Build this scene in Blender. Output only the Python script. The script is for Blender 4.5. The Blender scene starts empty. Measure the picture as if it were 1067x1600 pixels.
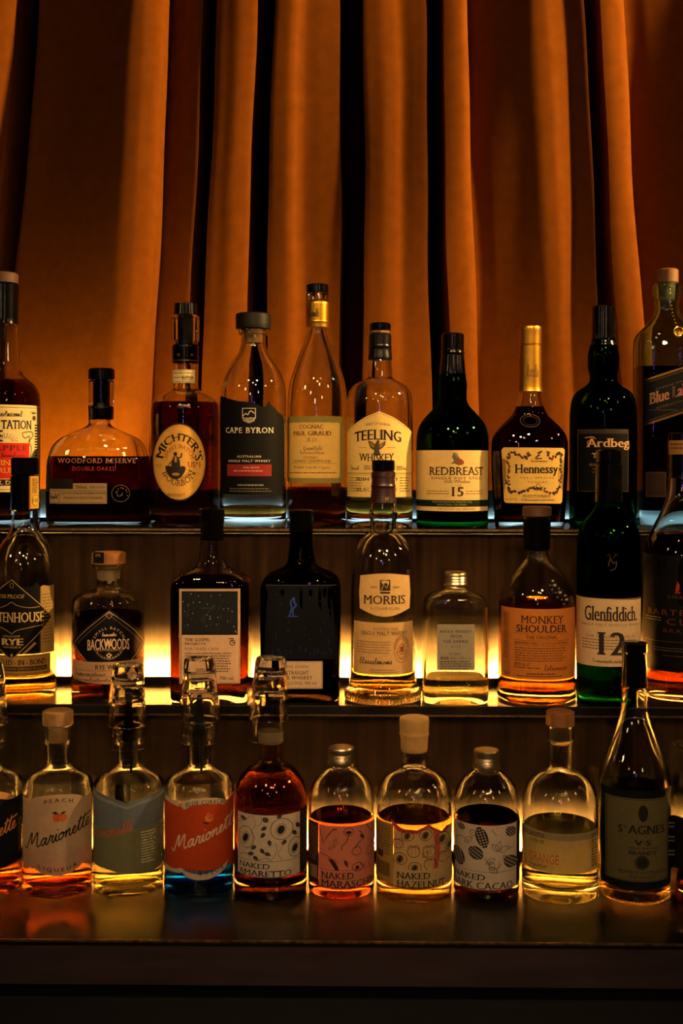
import bpy, bmesh, math, random
from mathutils import Vector, Matrix
from mathutils.geometry import tessellate_polygon

SC = bpy.context.scene
COL = SC.collection
# ------------------------------------------------------------------ camera, light, exposure
FPX, PCX, PCY = 1820.0, 533.5, 720.0          # focal length and principal point, in photo pixels
CAM_Z, YAW, ROLL = 1.45, 0.0113, 0.0023
cam_data = bpy.data.cameras.new('camera')
cam_data.sensor_fit = 'VERTICAL'
cam_data.sensor_height = 36.0
cam_data.lens = FPX * 36.0 / 1600.0
cam_data.shift_y = -(800.0 - PCY) / 1600.0
cam_data.clip_start = 0.02
camera = bpy.data.objects.new('camera', cam_data)
CAM_ROT = Matrix.Rotation(YAW, 3, 'Z') @ Matrix.Rotation(math.pi / 2, 3, 'X') @ Matrix.Rotation(ROLL, 3, 'Z')
CAM_LOC = Vector((0, 0, CAM_Z))
camera.matrix_world = Matrix.Translation(CAM_LOC) @ CAM_ROT.to_4x4()
COL.objects.link(camera)
SC.camera = camera

SC.view_settings.view_transform = 'Standard'
SC.view_settings.look = 'None'
SC.view_settings.exposure = 0.0
SC.view_settings.gamma = 1.0
SC.view_settings.use_curve_mapping = False
SC.cycles.max_bounces = 24
SC.cycles.transmission_bounces = 24
SC.cycles.glossy_bounces = 8
SC.cycles.diffuse_bounces = 3
SC.cycles.transparent_max_bounces = 24
SC.cycles.sample_clamp_indirect = 24.0
SC.cycles.use_denoising = True

world = bpy.data.worlds.new('dark_bar')
SC.world = world
world.use_nodes = True
world.node_tree.nodes['Background'].inputs[0].default_value = (1.0, 0.62, 0.32, 1)
world.node_tree.nodes['Background'].inputs[1].default_value = 0.002


def lamp(name, kind, loc, energy, color, size=0.05, target=None, size_y=None, spot=None):
    d = bpy.data.lights.new(name, kind)
    d.energy = energy
    d.color = color
    if kind == 'AREA':
        d.size = size
        if size_y:
            d.shape = 'RECTANGLE'
            d.size_y = size_y
    else:
        d.shadow_soft_size = size
    if kind == 'SPOT':
        d.spot_size = spot
        d.spot_blend = 1.0
    o = bpy.data.objects.new(name, d)
    o.location = loc
    if target is not None:
        o.rotation_euler = (Vector(target) - Vector(loc)).to_track_quat('-Z', 'Y').to_euler()
    COL.objects.link(o)
    return o


WARM = (1.0, 0.60, 0.24)
# three track spots above the bar, aimed at the shelves; a lamp high on the right rakes the curtain; a violet neon tube across the room
lamp('track_spot', 'SPOT', (0.62, -0.55, 2.85), 120.0, WARM, 0.06, (0.10, 1.50, 1.42), spot=math.radians(24))
lamp('track_spot', 'SPOT', (-0.60, -0.65, 2.90), 110.0, WARM, 0.06, (-0.12, 1.50, 1.42), spot=math.radians(24))
lamp('track_spot', 'SPOT', (0.08, -1.10, 2.75), 120.0, WARM, 0.06, (0.0, 1.25, 1.16), spot=math.radians(24))
lamp('curtain_spot', 'SPOT', (2.1, 1.08, 2.60), 760.0, (1.0, 0.60, 0.20), 0.05, (-0.25, 1.74, 2.05), spot=math.radians(56))
for x, y, z in ((-1.1, -0.9, 2.15), (1.0, -1.2, 2.05), (0.35, -0.4, 2.25), (-0.4, -1.6, 2.0), (1.5, 0.1, 2.2), (-1.5, 0.2, 2.1)):
    lamp('filament_bulb', 'POINT', (x, y, z), 4.5, (1.0, 0.68, 0.36), 0.06)
lamp('violet_neon_tube', 'AREA', (-0.12, -1.9, 1.75), 0.9, (0.45, 0.22, 1.0), 0.03, (0, 1.4, 1.3), 0.4)
LED_WARM, LED_COOL = 105000.0, 70.0
LED_CURTAIN = 38.0


# ------------------------------------------------------------------ small helpers
def lin(h):
    h = h.lstrip('#')
    out = []
    for i in (0, 2, 4):
        v = int(h[i:i + 2], 16) / 255.0
        out.append(v / 12.92 if v <= 0.04045 else ((v + 0.055) / 1.055) ** 2.4)
    return tuple(out) + (1.0,)


MATS = {}


def new_mat(key):
    m = bpy.data.materials.new(key)
    m.use_nodes = True
    m.node_tree.nodes.clear()
    out = m.node_tree.nodes.new('ShaderNodeOutputMaterial')
    return m, m.node_tree.nodes, m.node_tree.links, out


def glass(key, color, rough=0.0, ior=1.5):
    if key in MATS:
        return MATS[key]
    m, n, l, out = new_mat(key)
    g = n.new('ShaderNodeBsdfGlass')
    g.inputs['Color'].default_value = tuple(color) + (1,)
    g.inputs['Roughness'].default_value = rough
    g.inputs['IOR'].default_value = ior
    l.new(g.outputs[0], out.inputs[0])
    MATS[key] = m
    return m


def surf(key, color, rough=0.5, metal=0.0, noise=0.0, nscale=60.0, bump=0.0, spec=0.5, stretch=None, sheen=0.0, emit=None, coat=0.0):
    """Principled surface with a procedural noise that varies its colour and, if asked, its relief."""
    if key in MATS:
        return MATS[key]
    m, n, l, out = new_mat(key)
    p = n.new('ShaderNodeBsdfPrincipled')
    c = lin(color) if isinstance(color, str) else tuple(color) + (1,)
    p.inputs['Base Color'].default_value = c
    p.inputs['Roughness'].default_value = rough
    p.inputs['Metallic'].default_value = metal
    p.inputs['Specular IOR Level'].default_value = spec
    p.inputs['Coat Weight'].default_value = coat
    if sheen:
        p.inputs['Sheen Weight'].default_value = sheen
        p.inputs['Sheen Roughness'].default_value = 0.35
        p.inputs['Sheen Tint'].default_value = (1.0, 0.55, 0.2, 1)
    if emit:
        p.inputs['Emission Color'].default_value = tuple(emit[0]) + (1,)
        p.inputs['Emission Strength'].default_value = emit[1]
    if noise or bump:
        tc = n.new('ShaderNodeTexCoord')
        mp = n.new('ShaderNodeMapping')
        if stretch:
            mp.inputs['Scale'].default_value = stretch
        nz = n.new('ShaderNodeTexNoise')
        nz.inputs['Scale'].default_value = nscale
        nz.inputs['Detail'].default_value = 5
        l.new(tc.outputs['Object'], mp.inputs[0])
        l.new(mp.outputs[0], nz.inputs['Vector'])
        if noise:
            r = n.new('ShaderNodeMapRange')
            r.inputs['From Min'].default_value = 0.3
            r.inputs['From Max'].default_value = 0.7
            r.inputs['To Min'].default_value = 1 - noise
            r.inputs['To Max'].default_value = 1 + noise
            mul = n.new('ShaderNodeVectorMath')
            mul.operation = 'SCALE'
            mul.inputs[0].default_value = c[:3]
            l.new(nz.outputs['Fac'], r.inputs[0])
            l.new(r.outputs[0], mul.inputs['Scale'])
            l.new(mul.outputs[0], p.inputs['Base Color'])
        if bump:
            b = n.new('ShaderNodeBump')
            b.inputs['Strength'].default_value = bump
            b.inputs['Distance'].default_value = 0.002
            l.new(nz.outputs['Fac'], b.inputs['Height'])
            l.new(b.outputs[0], p.inputs['Normal'])
    l.new(p.outputs[0], out.inputs[0])
    MATS[key] = m
    return m


def paper(color, trans=0.22):
    """Label paper: diffuse with a little light coming through, faint fibre mottling."""
    key = 'paper_%s_%d' % (color.lstrip('#'), int(trans * 100))
    if key in MATS:
        return MATS[key]
    m, n, l, out = new_mat(key)
    c = lin(color)
    tc = n.new('ShaderNodeTexCoord')
    nz = n.new('ShaderNodeTexNoise')
    nz.inputs['Scale'].default_value = 220
    l.new(tc.outputs['Object'], nz.inputs['Vector'])
    r = n.new('ShaderNodeMapRange')
    r.inputs['To Min'].default_value = 0.86
    r.inputs['To Max'].default_value = 1.14
    mul = n.new('ShaderNodeVectorMath')
    mul.operation = 'SCALE'
    mul.inputs[0].default_value = c[:3]
    l.new(nz.outputs['Fac'], r.inputs[0])
    l.new(r.outputs[0], mul.inputs['Scale'])
    p = n.new('ShaderNodeBsdfPrincipled')
    p.inputs['Roughness'].default_value = 0.6
    p.inputs['Specular IOR Level'].default_value = 0.12
    l.new(mul.outputs[0], p.inputs['Base Color'])
    t = n.new('ShaderNodeBsdfTranslucent')
    l.new(mul.outputs[0], t.inputs['Color'])
    mx = n.new('ShaderNodeMixShader')
    mx.inputs[0].default_value = trans
    l.new(p.outputs[0], mx.inputs[1])
    l.new(t.outputs[0], mx.inputs[2])
    l.new(mx.outputs[0], out.inputs[0])
    MATS[key] = m
    return m


def ink(color):
    return surf('ink_' + color.lstrip('#'), color, rough=0.55, spec=0.3)


def foil(color, rough=0.3):
    return surf('foil_%s_%d' % (color.lstrip('#'), int(rough * 100)), color, rough=rough, metal=1.0, noise=0.12, nscale=90)


def link_mesh(name, verts, faces, mats, parent=None, midx=None, smooth=True, normals=None, sharp=0.6):
    me = bpy.data.meshes.new(name)
    me.from_pydata(verts, [], faces)
    for m in (mats if isinstance(mats, (list, tuple)) else [mats]):
        me.materials.append(m)
    if midx:
        me.polygons.foreach_set('material_index', midx)
    if smooth:
        me.polygons.foreach_set('use_smooth', [True] * len(me.polygons))
        if normals is None:
            me.set_sharp_from_angle(angle=sharp)
    me.update()
    if normals is not None:
        me.normals_split_custom_set_from_vertices(normals)
    o = bpy.data.objects.new(name, me)
    COL.objects.link(o)
    if parent is not None:
        o.parent = parent
    return o


def box_geo(x0, x1, y0, y1, z0, z1, V, F):
    b = len(V)
    V += [(x0, y0, z0), (x1, y0, z0), (x1, y1, z0), (x0, y1, z0), (x0, y0, z1), (x1, y0, z1), (x1, y1, z1), (x0, y1, z1)]
    for f in ((0, 3, 2, 1), (4, 5, 6, 7), (0, 1, 5, 4), (1, 2, 6, 5), (2, 3, 7, 6), (3, 0, 4, 7)):
        F.append(tuple(b + i for i in f))


def box(name, x0, x1, y0, y1, z0, z1, mat, parent=None, bevel=0.0):
    V, F = [], []
    box_geo(x0, x1, y0, y1, z0, z1, V, F)
    o = link_mesh(name, V, F, mat, parent, smooth=False)
    if bevel:
        md = o.modifiers.new('bevel', 'BEVEL')
        md.width = bevel
        md.segments = 3
    return o


def thing(name, label, cat, loc=(0, 0, 0), rz=0.0, group=None):
    o = bpy.data.objects.new(name, None)
    o.empty_display_size = 0.02
    o.location = loc
    o.rotation_euler = (0, 0, rz)
    COL.objects.link(o)
    o['label'] = label
    o['category'] = cat
    if group:
        o['group'] = group
    return o


def ray(px, py):
    return CAM_ROT @ Vector(((px - PCX) / FPX, -(py - PCY) / FPX, -1.0))


FWD = CAM_ROT @ Vector((0, 0, -1))


def depth_of(p):
    return (Vector(p) - CAM_LOC).dot(FWD)


def on_plane_z(px, py, z):
    d = ray(px, py)
    return CAM_LOC + d * ((z - CAM_Z) / d.z)


def on_plane_y(px, py, y):
    d = ray(px, py)
    return CAM_LOC + d * (y / d.y)


# ------------------------------------------------------------------ profiles and lofts
def smooth_profile(pts, step=3.0):
    """pts [(h, r)] with r < 0 marking a hard corner; Catmull-Rom between corners."""
    P = [(h, abs(r), r < 0) for h, r in pts]
    out = [(P[0][0], P[0][1])]
    for i in range(len(P) - 1):
        a, b = P[i], P[i + 1]
        p0 = a if (i == 0 or a[2]) else P[i - 1]
        p3 = b if (i + 2 >= len(P) or b[2]) else P[i + 2]
        L = math.hypot(b[0] - a[0], b[1] - a[1])
        n = max(1, min(14, int(L / step)))
        # limit tangents so nothing overshoots
        def tan(q0, q1, q2):
            d0, d1 = q1 - q0, q2 - q1
            return 0.0 if d0 * d1 < 0 else 0.5 * (q2 - q0)
        for k in range(1, n + 1):
            t = k / n
            r = []
            for c in (0, 1):
                m0 = tan(p0[c], a[c], b[c]) if p0 is not a else (b[c] - a[c])
                m1 = tan(a[c], b[c], p3[c]) if p3 is not b else (b[c] - a[c])
                lim = 1.5 * abs(b[c] - a[c]) + 1e-9
                m0 = max(-lim, min(lim, m0))
                m1 = max(-lim, min(lim, m1))
                r.append((2 * t**3 - 3 * t**2 + 1) * a[c] + (t**3 - 2 * t**2 + t) * m0 + (-2 * t**3 + 3 * t**2) * b[c] + (t**3 - t**2) * m1)
            out.append(tuple(r))
    return out


def loop(h, rx, ry, n, seg):
    L = []
    for i in range(seg):
        t = 2 * math.pi * i / seg
        c, s = math.cos(t), math.sin(t)
        if n != 2:
            c = math.copysign(abs(c) ** (2 / n), c)
            s = math.copysign(abs(s) ** (2 / n), s)
        L.append((rx * c, ry * s, h))
    return L


def loft(rows, seg, cap0=True, cap1=True):
    """rows [(h, rx, ry, n)] in order; returns verts, faces (wound for rows running upward outside)."""
    V, F = [], []
    for r in rows:
        V += loop(*r, seg)
    for k in range(len(rows) - 1):
        a, b = k * seg, (k + 1) * seg
        for i in range(seg):
            j = (i + 1) % seg
            F.append((a + i, a + j, b + j, b + i))
    if cap0:
        c = len(V)
        V.append((0, 0, rows[0][0]))
        for i in range(seg):
            F.append((c, (i + 1) % seg, i))
    if cap1:
        c = len(V)
        V.append((0, 0, rows[-1][0]))
        b = (len(rows) - 1) * seg
        for i in range(seg):
            F.append((c, b + i, b + (i + 1) % seg))
    return V, F
# ------------------------------------------------------------------ lettering
_font_curve = bpy.data.curves.new('lettering', 'FONT')
_font_curve.resolution_u = 2
_font_obj = bpy.data.objects.new('lettering', _font_curve)
_TXT = {}


def text_tris(s, bold=0.0, serif=False, contrast=0.0, shear=0.0, space=1.0):
    key = (s, bold, serif, contrast, shear, space)
    if key in _TXT:
        return _TXT[key]
    if not _font_obj.users_collection:
        COL.objects.link(_font_obj)
    cu = _font_curve
    if bold > 0 and any(ch in s for ch in 'MWNVA'):
        contrast, bold = contrast + bold, 0.0      # the font's outlines fold over themselves there when fattened
    if serif:
        bold, contrast = bold - 0.010, contrast + 0.008     # thin bars, fuller stems
    cu.body = s
    cu.offset = bold
    cu.shear = 0.0
    cu.space_character = space
    dg = bpy.context.evaluated_depsgraph_get()
    dg.update()
    me = bpy.data.meshes.new_from_object(_font_obj.evaluated_get(dg))
    V = [(v.co.x, v.co.y) for v in me.vertices]
    T = []
    ed = {}
    for p in me.polygons:
        vs = list(p.vertices)
        for i in range(1, len(vs) - 1):
            T.append((V[vs[0]], V[vs[i]], V[vs[i + 1]]))
        for i in range(len(vs)):
            e = tuple(sorted((vs[i], vs[(i + 1) % len(vs)])))
            ed[e] = ed.get(e, 0) + 1
    bpy.data.meshes.remove(me)
    if not T:
        _TXT[key] = []
        return []
    extra = []
    if serif:
        cap = max(v[1] for v in V)
        for (a, b), n in ed.items():
            if n != 1:
                continue
            (x0, y0), (x1, y1) = V[a], V[b]
            if abs(y0 - y1) < 0.002 and 0.04 < abs(x0 - x1) < 0.26:
                y = y0
                if y < 0.02 and y > -0.03 or y > 0.48:
                    x0, x1 = min(x0, x1), max(x0, x1)
                    e, h = 0.085, 0.05
                    if y > 0.48 and y < cap - 0.12 and serif != 2:
                        x1 -= e          # lower-case stems carry a serif on the left only
                    ya, yb = (y, y + h) if y < 0.1 else (y - h, y)
                    q = [(x0 - e, ya), (x1 + e, ya), (x1 + e, yb), (x0 - e, yb)]
                    extra += [(q[0], q[1], q[2]), (q[0], q[2], q[3])]
    if contrast:
        T = [tuple((x + d, y) for x, y in t) for t in T for d in (-contrast, 0, contrast)]
    T += extra
    if shear:
        T = [tuple((x + shear * y, y) for x, y in t) for t in T]
    _TXT[key] = T
    return T


def split_tris(tris, maxu):
    out, st = [], list(tris)
    while st:
        t = st.pop()
        us = [p[0] for p in t]
        if max(us) - min(us) <= maxu:
            out.append(t)
            continue
        best = max(range(3), key=lambda i: abs(t[i][0] - t[(i + 1) % 3][0]))
        a, b, c = t[best], t[(best + 1) % 3], t[(best + 2) % 3]
        m = ((a[0] + b[0]) / 2, (a[1] + b[1]) / 2)
        st.append((a, m, c))
        st.append((m, b, c))
    return out


def catmull(pts, n=6, closed=False):
    P = list(pts)
    if len(P) < 3:
        return P
    out = []
    N = len(P)
    rng = range(N if closed else N - 1)
    for i in rng:
        if closed:
            p0, p1, p2, p3 = P[(i - 1) % N], P[i], P[(i + 1) % N], P[(i + 2) % N]
        else:
            p0, p1, p2, p3 = P[max(i - 1, 0)], P[i], P[i + 1], P[min(i + 2, N - 1)]
        for k in range(n):
            t = k / n
            out.append(tuple(0.5 * (2 * p1[c] + (p2[c] - p0[c]) * t + (2 * p0[c] - 5 * p1[c] + 4 * p2[c] - p3[c]) * t * t + (3 * p1[c] - p0[c] - 3 * p2[c] + p3[c]) * t**3) for c in (0, 1)))
    if not closed:
        out.append(P[-1])
    return out


# ------------------------------------------------------------------ bottles
GLASS_CLEAR = glass('clear_glass', (0.955, 0.965, 0.95))
SHELF = {'deck': 1.01, 'middle': 1.178, 'top': 1.367}


class Bottle:
    """One bottle: profile in photo pixels (y, half width), stood on its shelf where its base meets the board."""

    def __init__(s, name, label, cx, yb, shelf, prof, glass_mat=None, ratio=1.0, n=2, y_round=None, wall=0.0026, base=0.008,
                 punt=0.004, liquid=None, group=None, cat='bottle', face=True, seg=72, foot=3.0, rot=0.0, y_full=None):
        hb = abs(prof[-1][1])
        s.cx, s.n, s.ratio, s.y_round = cx, n, ratio, y_round
        z0 = SHELF[shelf]
        s.z0 = z0
        pf = on_plane_z(cx, yb, z0)
        d = pf - CAM_LOC
        dh = Vector((d.x, d.y, 0)).normalized()
        df = depth_of(pf)
        dc = df / (1 - ratio * (hb - foot * .5) / FPX)
        s.c = pf + dh * (ratio * (hb - foot * .5) * dc / FPX)
        s.c.z = z0
        s.dc = depth_of(s.c)
        s.s = FPX / s.dc
        s.hw = hb
        s.df = s.dc - ratio * hb / s.s
        s.rz = (math.atan2(-dh.x, dh.y) if face else 0.0) + rot
        s.root = thing(name, label, cat, s.c, s.rz, group)
        s.inv = (Matrix.Translation(s.c) @ Matrix.Rotation(s.rz, 4, 'Z')).inverted()
        # outer profile, bottom to top, in metres
        P = [(s.h(y), (1 if r > 0 else -1) * abs(r) / s.s) for y, r in prof][::-1]
        P[0] = (0.0, P[0][1])
        rb = abs(P[0][1])
        ft = foot / s.s
        low = [(0.0, -(rb - ft)), (ft * 0.3, rb - ft * 0.3), (ft, rb)]
        body = [p for p in P[1:] if p[0] > ft * 1.05]
        pr = smooth_profile(low + body, 0.0025)
        s.outer = pr
        s.top = pr[-1][0]
        s.wall, s.base = wall, base
        rows = [(punt, rb * 0.25), (punt * 0.8, rb * 0.5), (punt * 0.2, max(rb - ft * 2.2, rb * .6))] + pr
        R = [s.row(h, r) for h, r in rows]
        inner = [(h, max(r - wall, 0.0035)) for h, r in pr if h > base + 0.004]
        rin = inner[0][1]
        s.inner = [(base + punt * .6, rin * 0.3), (base + punt * .3, rin * 0.6), (base, rin - 0.005), (base + 0.0012, rin - 0.0015)] + inner
        s.inner = [s.inner[0]] + [q for q in s.inner[1:]]
        R += [s.row(h, r) for h, r in s.inner[::-1]]
        V, F = loft(R, seg)
        s.glass = link_mesh('glass_body', V, F, glass_mat or GLASS_CLEAR, s.root)
        if liquid:
            mat, yf = liquid
            hf = max(base + 0.006, CAM_Z + ray(cx, yf).z * s.df - z0)
            rows = [(h - (0.0003 if i < 3 else 0), r + 0.0003) for i, (h, r) in enumerate(s.inner) if h < hf]
            rt = rows[-1][1]
            for (h0, r0), (h1, r1) in zip(s.inner, s.inner[1:]):
                if h0 < hf <= h1:
                    rt = r0 + (r1 - r0) * (hf - h0) / (h1 - h0) + 0.0003
            rows.append((hf, rt))
            V, F = loft([s.row(h, r) for h, r in rows], seg)
            link_mesh('liquid', V, F, mat, s.root)

    def h(s, y):
        d = ray(s.cx, y)
        return CAM_Z + d.z * s.dc - s.z0

    def shape(s, h):
        """(depth ratio, section exponent) at height h; above y_round the section is round."""
        if s.n == 2 and s.ratio == 1:
            return 1.0, 2
        if not s.y_round:
            return s.ratio, s.n
        ya, yb = s.y_round
        a, b = s.h(ya), s.h(yb)
        t = max(0.0, min(1.0, (h - b) / (a - b)))
        t = t * t * (3 - 2 * t)
        return s.ratio + (1 - s.ratio) * t, s.n + (2 - s.n) * t

    def row(s, h, r):
        k, n = s.shape(h)
        return (h, r, r * k, n)

    def rad(s, h):
        o = s.outer
        if h <= o[0][0]:
            return o[0][1]
        for (h0, r0), (h1, r1) in zip(o, o[1:]):
            if h0 <= h <= h1 and h1 > h0:
                return r0 + (r1 - r0) * (h - h0) / (h1 - h0)
        return o[-1][1]

    def lathe(s, name, mat, prof, parent=None, seg=48, n=2, ratio=1.0, dx=0.0, tilt=0.0, label=None, top=0.0, smooth_step=0.0015):
        """A solid turned part from photo pixels (y, half width), top to bottom."""
        P = [(s.h(y), (1 if r > 0 else -1) * abs(r) / s.s) for y, r in prof][::-1]
        pr = smooth_profile(P, smooth_step)
        V, F = loft([(h, r, r * ratio, n) for h, r in pr], seg)
        if dx or tilt:
            c = pr[0][0]
            V = [(x + dx / s.s + (z - c) * tilt, y, z) for x, y, z in V]
        o = link_mesh(name, V, F, mat, parent or s.root)
        if label:
            o['label'] = label
        return o


class Art:
    """A label laid on a bottle: papers, shapes and lettering given where the photo shows them, wrapped on the glass."""

    def __init__(s, b, name='label', back=False, flat=False, r_off=0.0, parent=None, theta=0.0, solid=None):
        s.b, s.name, s.flat, s.back = b, name, flat, back
        s.tris = []            # (tri, mat, layer)
        s.mats = []
        s.r_off = r_off
        s.parent = parent or b.root
        s.hw = b.hw
        s.th = theta
        s.solid = solid        # own half width in px when wrapped on something slimmer than the body

    # px x -> arc px
    def U(s, x):
        if s.flat:
            return x - s.b.cx
        hw = s.solid or s.hw
        q = max(-0.999, min(0.999, (x - s.b.cx) / hw))
        return hw * math.asin(q)

    def _m(s, m):
        if isinstance(m, str):
            m = ink(m)
        if m not in s.mats:
            s.mats.append(m)
        return s.mats.index(m)

    def _add(s, tris, mat, z):
        mi = s._m(mat)
        for t in split_tris(tris, 5.0):
            s.tris.append((t, mi, z))

    def poly(s, pts, mat, z=0, conv=True):
        P = [((s.U(x) if conv else x), y) for x, y in pts]
        tr = tessellate_polygon([[Vector((x, y, 0)) for x, y in P]])
        s._add([tuple(P[i] for i in t) for t in tr], mat, z)

    def rect(s, x0, y0, x1, y1, mat, z=0, rnd=0.0):
        if rnd:
            pts = []
            for (cx, cy, a) in ((x1 - rnd, y0 + rnd, -90), (x1 - rnd, y1 - rnd, 0), (x0 + rnd, y1 - rnd, 90), (x0 + rnd, y0 + rnd, 180)):
                for k in range(5):
                    t = math.radians(a + k * 22.5)
                    pts.append((cx + rnd * math.cos(t), cy + rnd * math.sin(t)))
            return s.poly(pts, mat, z)
        u0, u1 = s.U(x0), s.U(x1)
        s._add([((u0, y0), (u1, y0), (u1, y1)), ((u0, y0), (u1, y1), (u0, y1))], mat, z)

    def ell(s, cx, cy, rx, ry, mat, z=2, n=28, rot=0.0):
        c, q = math.cos(rot), math.sin(rot)
        pts = []
        for k in range(n):
            t = 2 * math.pi * k / n
            a, b = rx * math.cos(t), ry * math.sin(t)
            pts.append((cx + a * c - b * q, cy + a * q + b * c))
        s.poly(pts, mat, z)

    def ring(s, cx, cy, rx, ry, w, mat, z=2, n=32, rot=0.0):
        c, q = math.cos(rot), math.sin(rot)
        pts = []
        for k in range(n):
            t = 2 * math.pi * k / n
            a, b = rx * math.cos(t), ry * math.sin(t)
            pts.append((cx + a * c - b * q, cy + a * q + b * c))
        s.stroke(pts, w, mat, closed=True, z=z)

    def stroke(s, pts, w, mat, closed=False, z=3, curve=False, taper=None):
        if curve:
            pts = catmull(pts, 6, closed)
        P = [(s.U(x), y) for x, y in pts]
        n = len(P)
        L, R = [], []
        for i in range(n):
            a = P[(i - 1) % n] if (closed or i) else P[0]
            b = P[(i + 1) % n] if (closed or i < n - 1) else P[-1]
            dx, dy = b[0] - a[0], b[1] - a[1]
            m = math.hypot(dx, dy) or 1
            ww = w / 2
            if taper:
                ww *= taper(i / max(1, n - 1))
            L.append((P[i][0] - dy / m * ww, P[i][1] + dx / m * ww))
            R.append((P[i][0] + dy / m * ww, P[i][1] - dx / m * ww))
        T = []
        for i in range(n if closed else n - 1):
            j = (i + 1) % n
            T += [(L[i], L[j], R[j]), (L[i], R[j], R[i])]
        s._add(T, mat, z)

    def frame(s, x0, y0, x1, y1, w, mat, z=2):
        h = w / 2
        s.rect(x0 - h, y0 - h, x1 + h, y0 + h, mat, z)
        s.rect(x0 - h, y1 - h, x1 + h, y1 + h, mat, z)
        s.rect(x0 - h, y0, x0 + h, y1, mat, z)
        s.rect(x1 - h, y0, x1 + h, y1, mat, z)

    def text(s, txt, x0, x1, y0, y1, mat, z=3, bend=0.0, slope=0.0, **k):
        """Lettering fitted to the box x0..x1, y0 (top)..y1 (bottom); bend bows it up in the middle, slope tilts it."""
        T = text_tris(txt, **k)
        if not T:
            return
        xs = [p[0] for t in T for p in t]
        ys = [p[1] for t in T for p in t]
        a0, a1, b0, b1 = min(xs), max(xs), min(ys), max(ys)
        u0, u1 = s.U(x0), s.U(x1)
        um, hu = (u0 + u1) / 2, (u1 - u0) / 2

        def f(p):
            u = u0 + (p[0] - a0) / (a1 - a0) * (u1 - u0)
            q = (u - um) / hu
            return (u, y1 - (p[1] - b0) / (b1 - b0) * (y1 - y0) + bend * (q * q) + slope * q)
        s._add([tuple(f(p) for p in t) for t in T], mat, z)

    def arc(s, txt, cx, cy, rx, ry, a0, a1, h, mat, z=3, inward=False, **k):
        """Lettering on an ellipse; angles in degrees, 90 = top, read left to right (inward: along the bottom)."""
        T = text_tris(txt, **k)
        xs = [p[0] for t in T for p in t]
        ys = [p[1] for t in T for p in t]
        x0, x1, b0, b1 = min(xs), max(xs), min(ys), max(ys)

        def f(p):
            t = math.radians(a0 + (p[0] - x0) / (x1 - x0) * (a1 - a0))
            e = (p[1] - b0) / (b1 - b0) * h
            if inward:
                e = -e
            return (s.U(cx + (rx + e) * math.cos(t)), cy - (ry + e) * math.sin(t))
        s._add([tuple(f(p) for p in t) for t in T], mat, z)

    def small(s, x0, x1, y0, rows, pitch, hh, mat, z=3, seed=1, ragged=0.1):
        """Print too fine to read: rows of little word-long dashes."""
        rn = random.Random(seed)
        for r in range(rows):
            x = x0
            end = x1 - (x1 - x0) * ragged * rn.random()
            y = y0 + r * pitch
            while x < end - 1:
                w = min(rn.uniform(1.2, 5.0), end - x)
                s.rect(x, y, x + w, y + hh, mat, z)
                x += w + 0.9

    def sign(s, x0, x1, y0, y1, w, mat, z=3, seed=3, n=9):
        """A flowing hand: loops up and down along a line."""
        rn = random.Random(seed)
        W, H = x1 - x0, y1 - y0
        dx = W / n
        pts = [(x0, y1 - H * .1)]
        for i in range(n):
            x = x0 + i * dx
            q = 'L' if i == 0 else rn.choice('eenulo')
            hgt = {'L': 1.0, 'l': .95, 'e': .5, 'n': .45, 'u': .45, 'o': .42}[q] * rn.uniform(.85, 1.05) * H
            if q in 'Lle':
                pts += [(x + dx * .75, y1 - hgt * .6), (x + dx * .7, y1 - hgt), (x + dx * .35, y1 - hgt * .75), (x + dx * .45, y1), (x + dx * .9, y1 - H * .08)]
            elif q == 'o':
                pts += [(x + dx * .3, y1 - hgt * .3), (x + dx * .6, y1), (x + dx * .8, y1 - hgt * .7), (x + dx * .45, y1 - hgt), (x + dx, y1 - hgt * .8)]
            else:
                pts += [(x + dx * .2, y1 - hgt), (x + dx * .35, y1), (x + dx * .7, y1 - hgt), (x + dx * .85, y1)]
        s.stroke(pts, w, mat, z=z, curve=True)

    def build(s, label=None):
        b = s.b
        V, N, F, M = [], [], [], []
        fl = s.flat
        hw_m = (s.solid or s.hw) / b.s
        for t, mi, z in s.tris:
            off = 0.00025 + 0.00007 * z + s.r_off
            tri = []
            for u, v in t:
                if fl:
                    dfront = b.df
                    d = ray(b.cx + u, v)
                    d.normalize()
                    # meet the plane of the front face
                    o = b.inv @ CAM_LOC
                    dl = b.inv.to_3x3() @ d
                    yf = -b.ratio * b.hw / b.s
                    k = (yf - o.y) / dl.y
                    p = o + dl * k
                    h, x = p.z, p.x
                    rx = b.rad(h)
                    kk, nn = b.shape(h)
                    q = min(0.985, abs(x / rx))
                    ry = rx * kk
                    y = -ry * (1 - q ** nn) ** (1 / nn)
                    gx = math.copysign((q ** (nn - 1)) / rx, x)
                    gy = -(abs(y) / ry) ** (nn - 1) / ry
                    m = math.hypot(gx, gy)
                    nx, ny = gx / m, gy / m
                    V.append((x + nx * off, y + ny * off, h))
                    N.append((nx, ny, 0))
                else:
                    th = u / (s.solid or s.hw) + s.th
                    dfr = b.dc - hw_m
                    dz = ray(b.cx, v).z
                    h = CAM_Z + dz * dfr - b.z0
                    r = (hw_m if s.solid else b.rad(h)) + off
                    sx, sy = math.sin(th), -math.cos(th)
                    if s.back:
                        r = r - 2 * off
                    V.append((r * sx, r * sy, h))
                    N.append((sx, sy, 0))
                tri.append(len(V) - 1)
            a, c, e = (V[i] for i in tri)
            cr = (Vector(c) - Vector(a)).cross(Vector(e) - Vector(a))
            if cr.dot(Vector(N[tri[0]])) < 0:
                tri = [tri[0], tri[2], tri[1]]
            F.append(tri)
            M.append(mi)
        o = link_mesh(s.name, V, F, s.mats, s.parent, M, True, N)
        if label:
            o['label'] = label
        return o


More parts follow.
